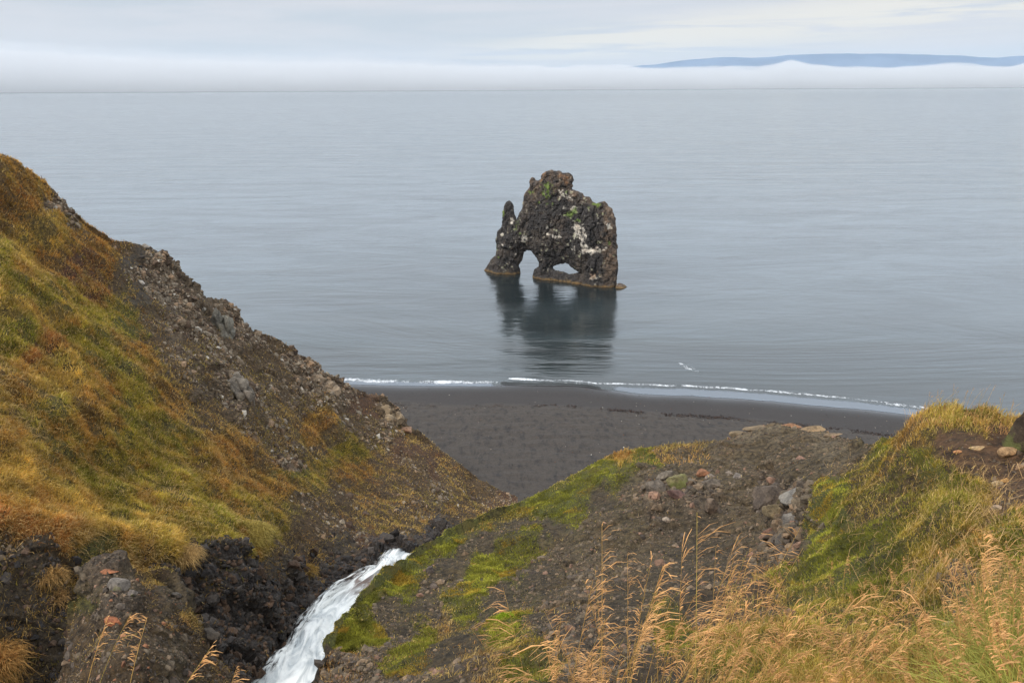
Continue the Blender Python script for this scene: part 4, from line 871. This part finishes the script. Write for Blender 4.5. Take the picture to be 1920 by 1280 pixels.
tussock(hill, 0, 1240, .34, 1400, (168, 128, 74), (.2, .4), np.array([.2, -.2, -.3]), 'straw-coloured clump at the left picture edge near the bottom', 206)
tussock(ridge, 951, 1173, .11, 1500, (122, 136, 34), (.03, .07), np.array([0, 0, 0.]), 'small round green moss cushion alone on dark soil left of the dry stems', 207, 'moss cushion', 'moss_cushion', w=.004)

# ------------------------------------------------------------------ tall dry grass: stems with nodding seed heads
def stems(name, roots, heights, lean, c, seed, rad=.0016, head=.24, hc=(192, 146, 96), dens=34, kind='stuff'):
    r = np.random.default_rng(seed); n = len(roots); K_ = 9
    tt = np.linspace(0, 1, K_)
    ln = lean+r.normal(size=(n, 3))*np.array([.17, .12, 0]); ln[:, 2] = 0
    P = roots[:, None]+np.array([0, 0, 1.])*(tt[None, :, None]*heights[:, None, None]) + ln[:, None]*(tt[None, :, None]**1.7)*heights[:, None, None]
    P[..., 2] -= (np.linalg.norm(ln, axis=1)[:, None]**2*.35)*(tt[None]**2)*heights[:, None]
    w_ = rad*(1-.55*tt)
    ang = np.array([0, 2.094, 4.189]); ring = np.stack([np.cos(ang), np.sin(ang), 0*ang], -1)
    V = P[:, :, None]+ring[None, None]*w_[None, :, None, None]
    V = V.reshape(n, -1, 3); fb = []
    for k in range(K_-1):
        for j in range(3): j2 = (j+1) % 3; fb.append((k*3+j, k*3+j2, (k+1)*3+j2, (k+1)*3+j))
    fb = np.array(fb); Fs = (fb[None]+(np.arange(n)*K_*3)[:, None, None]).reshape(-1, 4)
    cc = lin(c)*r.uniform(.75, 1.35, n)[:, None]; grn = r.random(n) < .18; cc[grn] = cc[grn]*.5+lin((150, 150, 60))*.5
    Cs = np.repeat(cc, K_*3, 0)
    # seed head: drooping branchlets of short spikelets, all swept one way by the wind
    m = dens; hp = r.random((n, m))**.9; tpos = 1-hp*head
    ip = np.clip(tpos*(K_-1), 0, K_-1.001); i0 = ip.astype(int); f = (ip-i0)[..., None]; ar = np.arange(n)[:, None]
    B0_ = P[ar, i0]*(1-f)+P[ar, i0+1]*f
    sweep = r.choice([-1, 1], n, p=[.28, .72])[:, None]*np.array([1., 0, 0])+r.normal(size=(n, 3))*.3
    bl = (.008+.075*np.sin(np.pi*np.clip(hp*.85+.12, 0, 1))*r.random((n, m)))[..., None]*heights[:, None, None]*1.1
    dirb = sweep[:, None]*.8+np.array([0, 0, .55])+r.normal(size=(n, m, 3))*.3
    mid = B0_+dirb*bl*.6; end = mid+(dirb*.7-np.array([0, 0, .55]))*bl*.6
    pts = np.stack([B0_, mid, end], 2).reshape(-1, 3, 3); M = len(pts)
    wv_ = r.normal(size=(M, 3)); wv_[:, 2] *= .5; wv_ /= np.linalg.norm(wv_, axis=1)[:, None]
    ww = (rad*.5+.0011*r.random(M))[:, None]
    V2 = np.stack([pts[:, 0]-wv_*ww*.4, pts[:, 0]+wv_*ww*.4, pts[:, 1]-wv_*ww*1.2, pts[:, 1]+wv_*ww*1.2, pts[:, 2]-wv_*ww*.6, pts[:, 2]+wv_*ww*.6], 1).reshape(-1, 3)
    F2 = ((np.arange(M)*6)[:, None, None]+np.array([[0, 1, 3, 2], [2, 3, 5, 4]])[None]).reshape(-1, 4)+len(V.reshape(-1, 3))
    hcc = np.repeat(lin(hc)*r.uniform(.75, 1.3, n)[:, None], m, 0)*r.uniform(.75, 1.25, (M, 1)); C2 = np.repeat(hcc, 6, 0)
    me = mesh_np(name, np.concatenate([V.reshape(-1, 3), V2]), [Fs, F2], {'col': np.concatenate([Cs, C2])*1.1}, smooth=True)
    return obj(name, me, m_blade, kind=kind)
def roots_in(box, n, seed):
    u0, v0, u1, v1 = box; W = ((ridge.u > u0)*(ridge.u < u1)*(ridge.v > v0)*(ridge.v < v1)*(np.arange(ridge.shape[0]) >= ridge.nb)[:, None]).astype(float)
    # rows below the frame are coarser: weight by cell size
    dv = np.gradient(ridge.v, axis=0); W = W*dv
    return ridge.sample(W, n, np.random.default_rng(seed))[0]
def stem_field(box, n, seed, hr, lean, **kw):
    rt = roots_in(box, n, seed); hgt = np.random.default_rng(seed+1).uniform(*hr, len(rt))
    return stems('tall_grass', rt, hgt, np.array(lean), (198, 162, 94), seed+2, **kw)
stem_field((1010, 1400, 1130, 1620), 40, 300, (.72, 1.18), (.03, 0, 0), rad=.0017)
stem_field((1120, 1400, 1330, 1620), 42, 310, (.75, 1.2), (.16, .05, 0), rad=.0017)
stem_field((1250, 1330, 1520, 1500), 55, 320, (.5, .85), (.36, .05, 0), rad=.0019)
stem_field((900, 1420, 1010, 1600), 9, 360, (.6, .95), (.05, 0, 0))
stem_field((1420, 1250, 1960, 1500), 150, 330, (.28, .52), (-.2, 0, 0), dens=32)
stem_field((1750, 1120, 1960, 1420), 100, 340, (.35, .62), (-.12, 0, 0), dens=32)
stem_field((1400, 1090, 1700, 1260), 70, 350, (.25, .45), (-.2, 0, 0))
stem_field((1640, 790, 1900, 815), 40, 370, (.18, .36), (.1, 0, 0), dens=12)
stem_field((60, 1440, 420, 1600), 5, 380, (.48, .60), (.2, .1, 0), dens=34)
# long leaves at the foot of the stems
def leaf_field(box, n, seed, Lr, c, lean, name='grass', w=(.0014, .003)):
    rt = roots_in(box, n, seed); r = np.random.default_rng(seed); N_ = np.tile(np.array([[0, 0, 1.]]), (n, 1))
    cc = lin(c)*r.uniform(.55, 1.4, n)[:, None]; g_ = r.random(n) < .35; cc[g_] = cc[g_]*.45+lin((112, 118, 50))*.55
    return blades(name, rt, N_, cc*1.15, r.uniform(*Lr, n), r.uniform(*w, n), np.array(lean), r, droop=.7, up=.8, spread=.55)
leaf_field((1000, 1400, 1400, 1650), 2400, 401, (.12, .38), (176, 142, 78), (.3, 0, 0))
leaf_field((1380, 1170, 1960, 1500), 9000, 402, (.08, .26), (164, 132, 66), (-.2, 0, 0))
leaf_field((1790, 1080, 1960, 1500), 6000, 403, (.2, .45), (136, 130, 62), (-.1, 0, 0))
leaf_field((1690, 785, 1950, 822), 900, 404, (.05, .17), (168, 128, 82), (.15, 0, 0), w=(.002, .004))
leaf_field((1150, 838, 1330, 880), 700, 405, (.05, .16), (176, 136, 80), (.1, 0, 0), w=(.004, .007))
# strewn straw on the mound
rt = roots_in((1540, 850, 1930, 1120), 1500, 410); r = np.random.default_rng(411); n = len(rt)
blades('dry_straw', rt+np.array([0, 0, .03]), np.tile(np.array([[0, 0, 1.]]), (n, 1)), lin((196, 160, 110))*r.uniform(.6, 1.2, n)[:, None], r.uniform(.08, .35, n), np.full(n, .002), np.array([.5, -.4, -.3]), r, droop=.5, up=.05, spread=1.2)

# ------------------------------------------------------------------ wrack and shells on the beach
r = np.random.default_rng(9); n = 2600
x = r.uniform(-12, 34, n); y = np.interp(x, wp[:, 0], wp[:, 1])+r.normal(size=n)*.22+.4*fbm(np.stack([x/2, 0*x, 0*x], -1), 2, 4)
x2 = r.uniform(-14, -3, 900); y2 = np.interp(x2, wp[:, 0], wp[:, 1])+r.normal(size=900)*.9
x = np.concatenate([x, x2]); y = np.concatenate([y, y2]); n = len(x); keep = fbm(np.stack([x/1.7, y/2, 0*x], -1), 3, 2) > .0
x, y = x[keep], y[keep]; n = len(x)
class Flat: pass
def bits(name, x, y, s0, s1, cols, seed, flat=.35):
    r = np.random.default_rng(seed); n = len(x); P, Fc = rock_shape(seed, 1, 9); s = r.uniform(s0, s1, n)
    Rm = rnd_rot(n, r); Q = np.einsum('mij,mvj->mvi', Rm, P[None]*np.array([1, .7, .5]))*s[:, None, None]; Q[..., 2] *= flat
    Q = Q+np.stack([x, y, beach_z(x, y)+.02], -1)[:, None]
    cc = np.array([lin(c) for c in cols])[r.integers(0, len(cols), n)]
    me = mesh_np(name, Q.reshape(-1, 3), (Fc[None]+(np.arange(n)*len(P))[:, None, None]).reshape(-1, 3), {'col': np.repeat(cc, len(P), 0)}, smooth=False)
    return obj(name, me, m_stone, kind='stuff')
bits('seaweed', x, y, .02, .09, [(40, 30, 26), (58, 40, 30), (34, 30, 30)], 31)
n = 900; bits('pebbles', r.uniform(-14, 34, n), (yy := r.uniform(38, 68, n)), .02, .07, [(70, 62, 60), (130, 120, 112), (96, 70, 54), (46, 42, 42)], 32, .6)
n = 60; bits('shells', r.uniform(-12, 34, n), r.uniform(45, 67, n), .025, .05, [(220, 215, 205)], 33, .6)
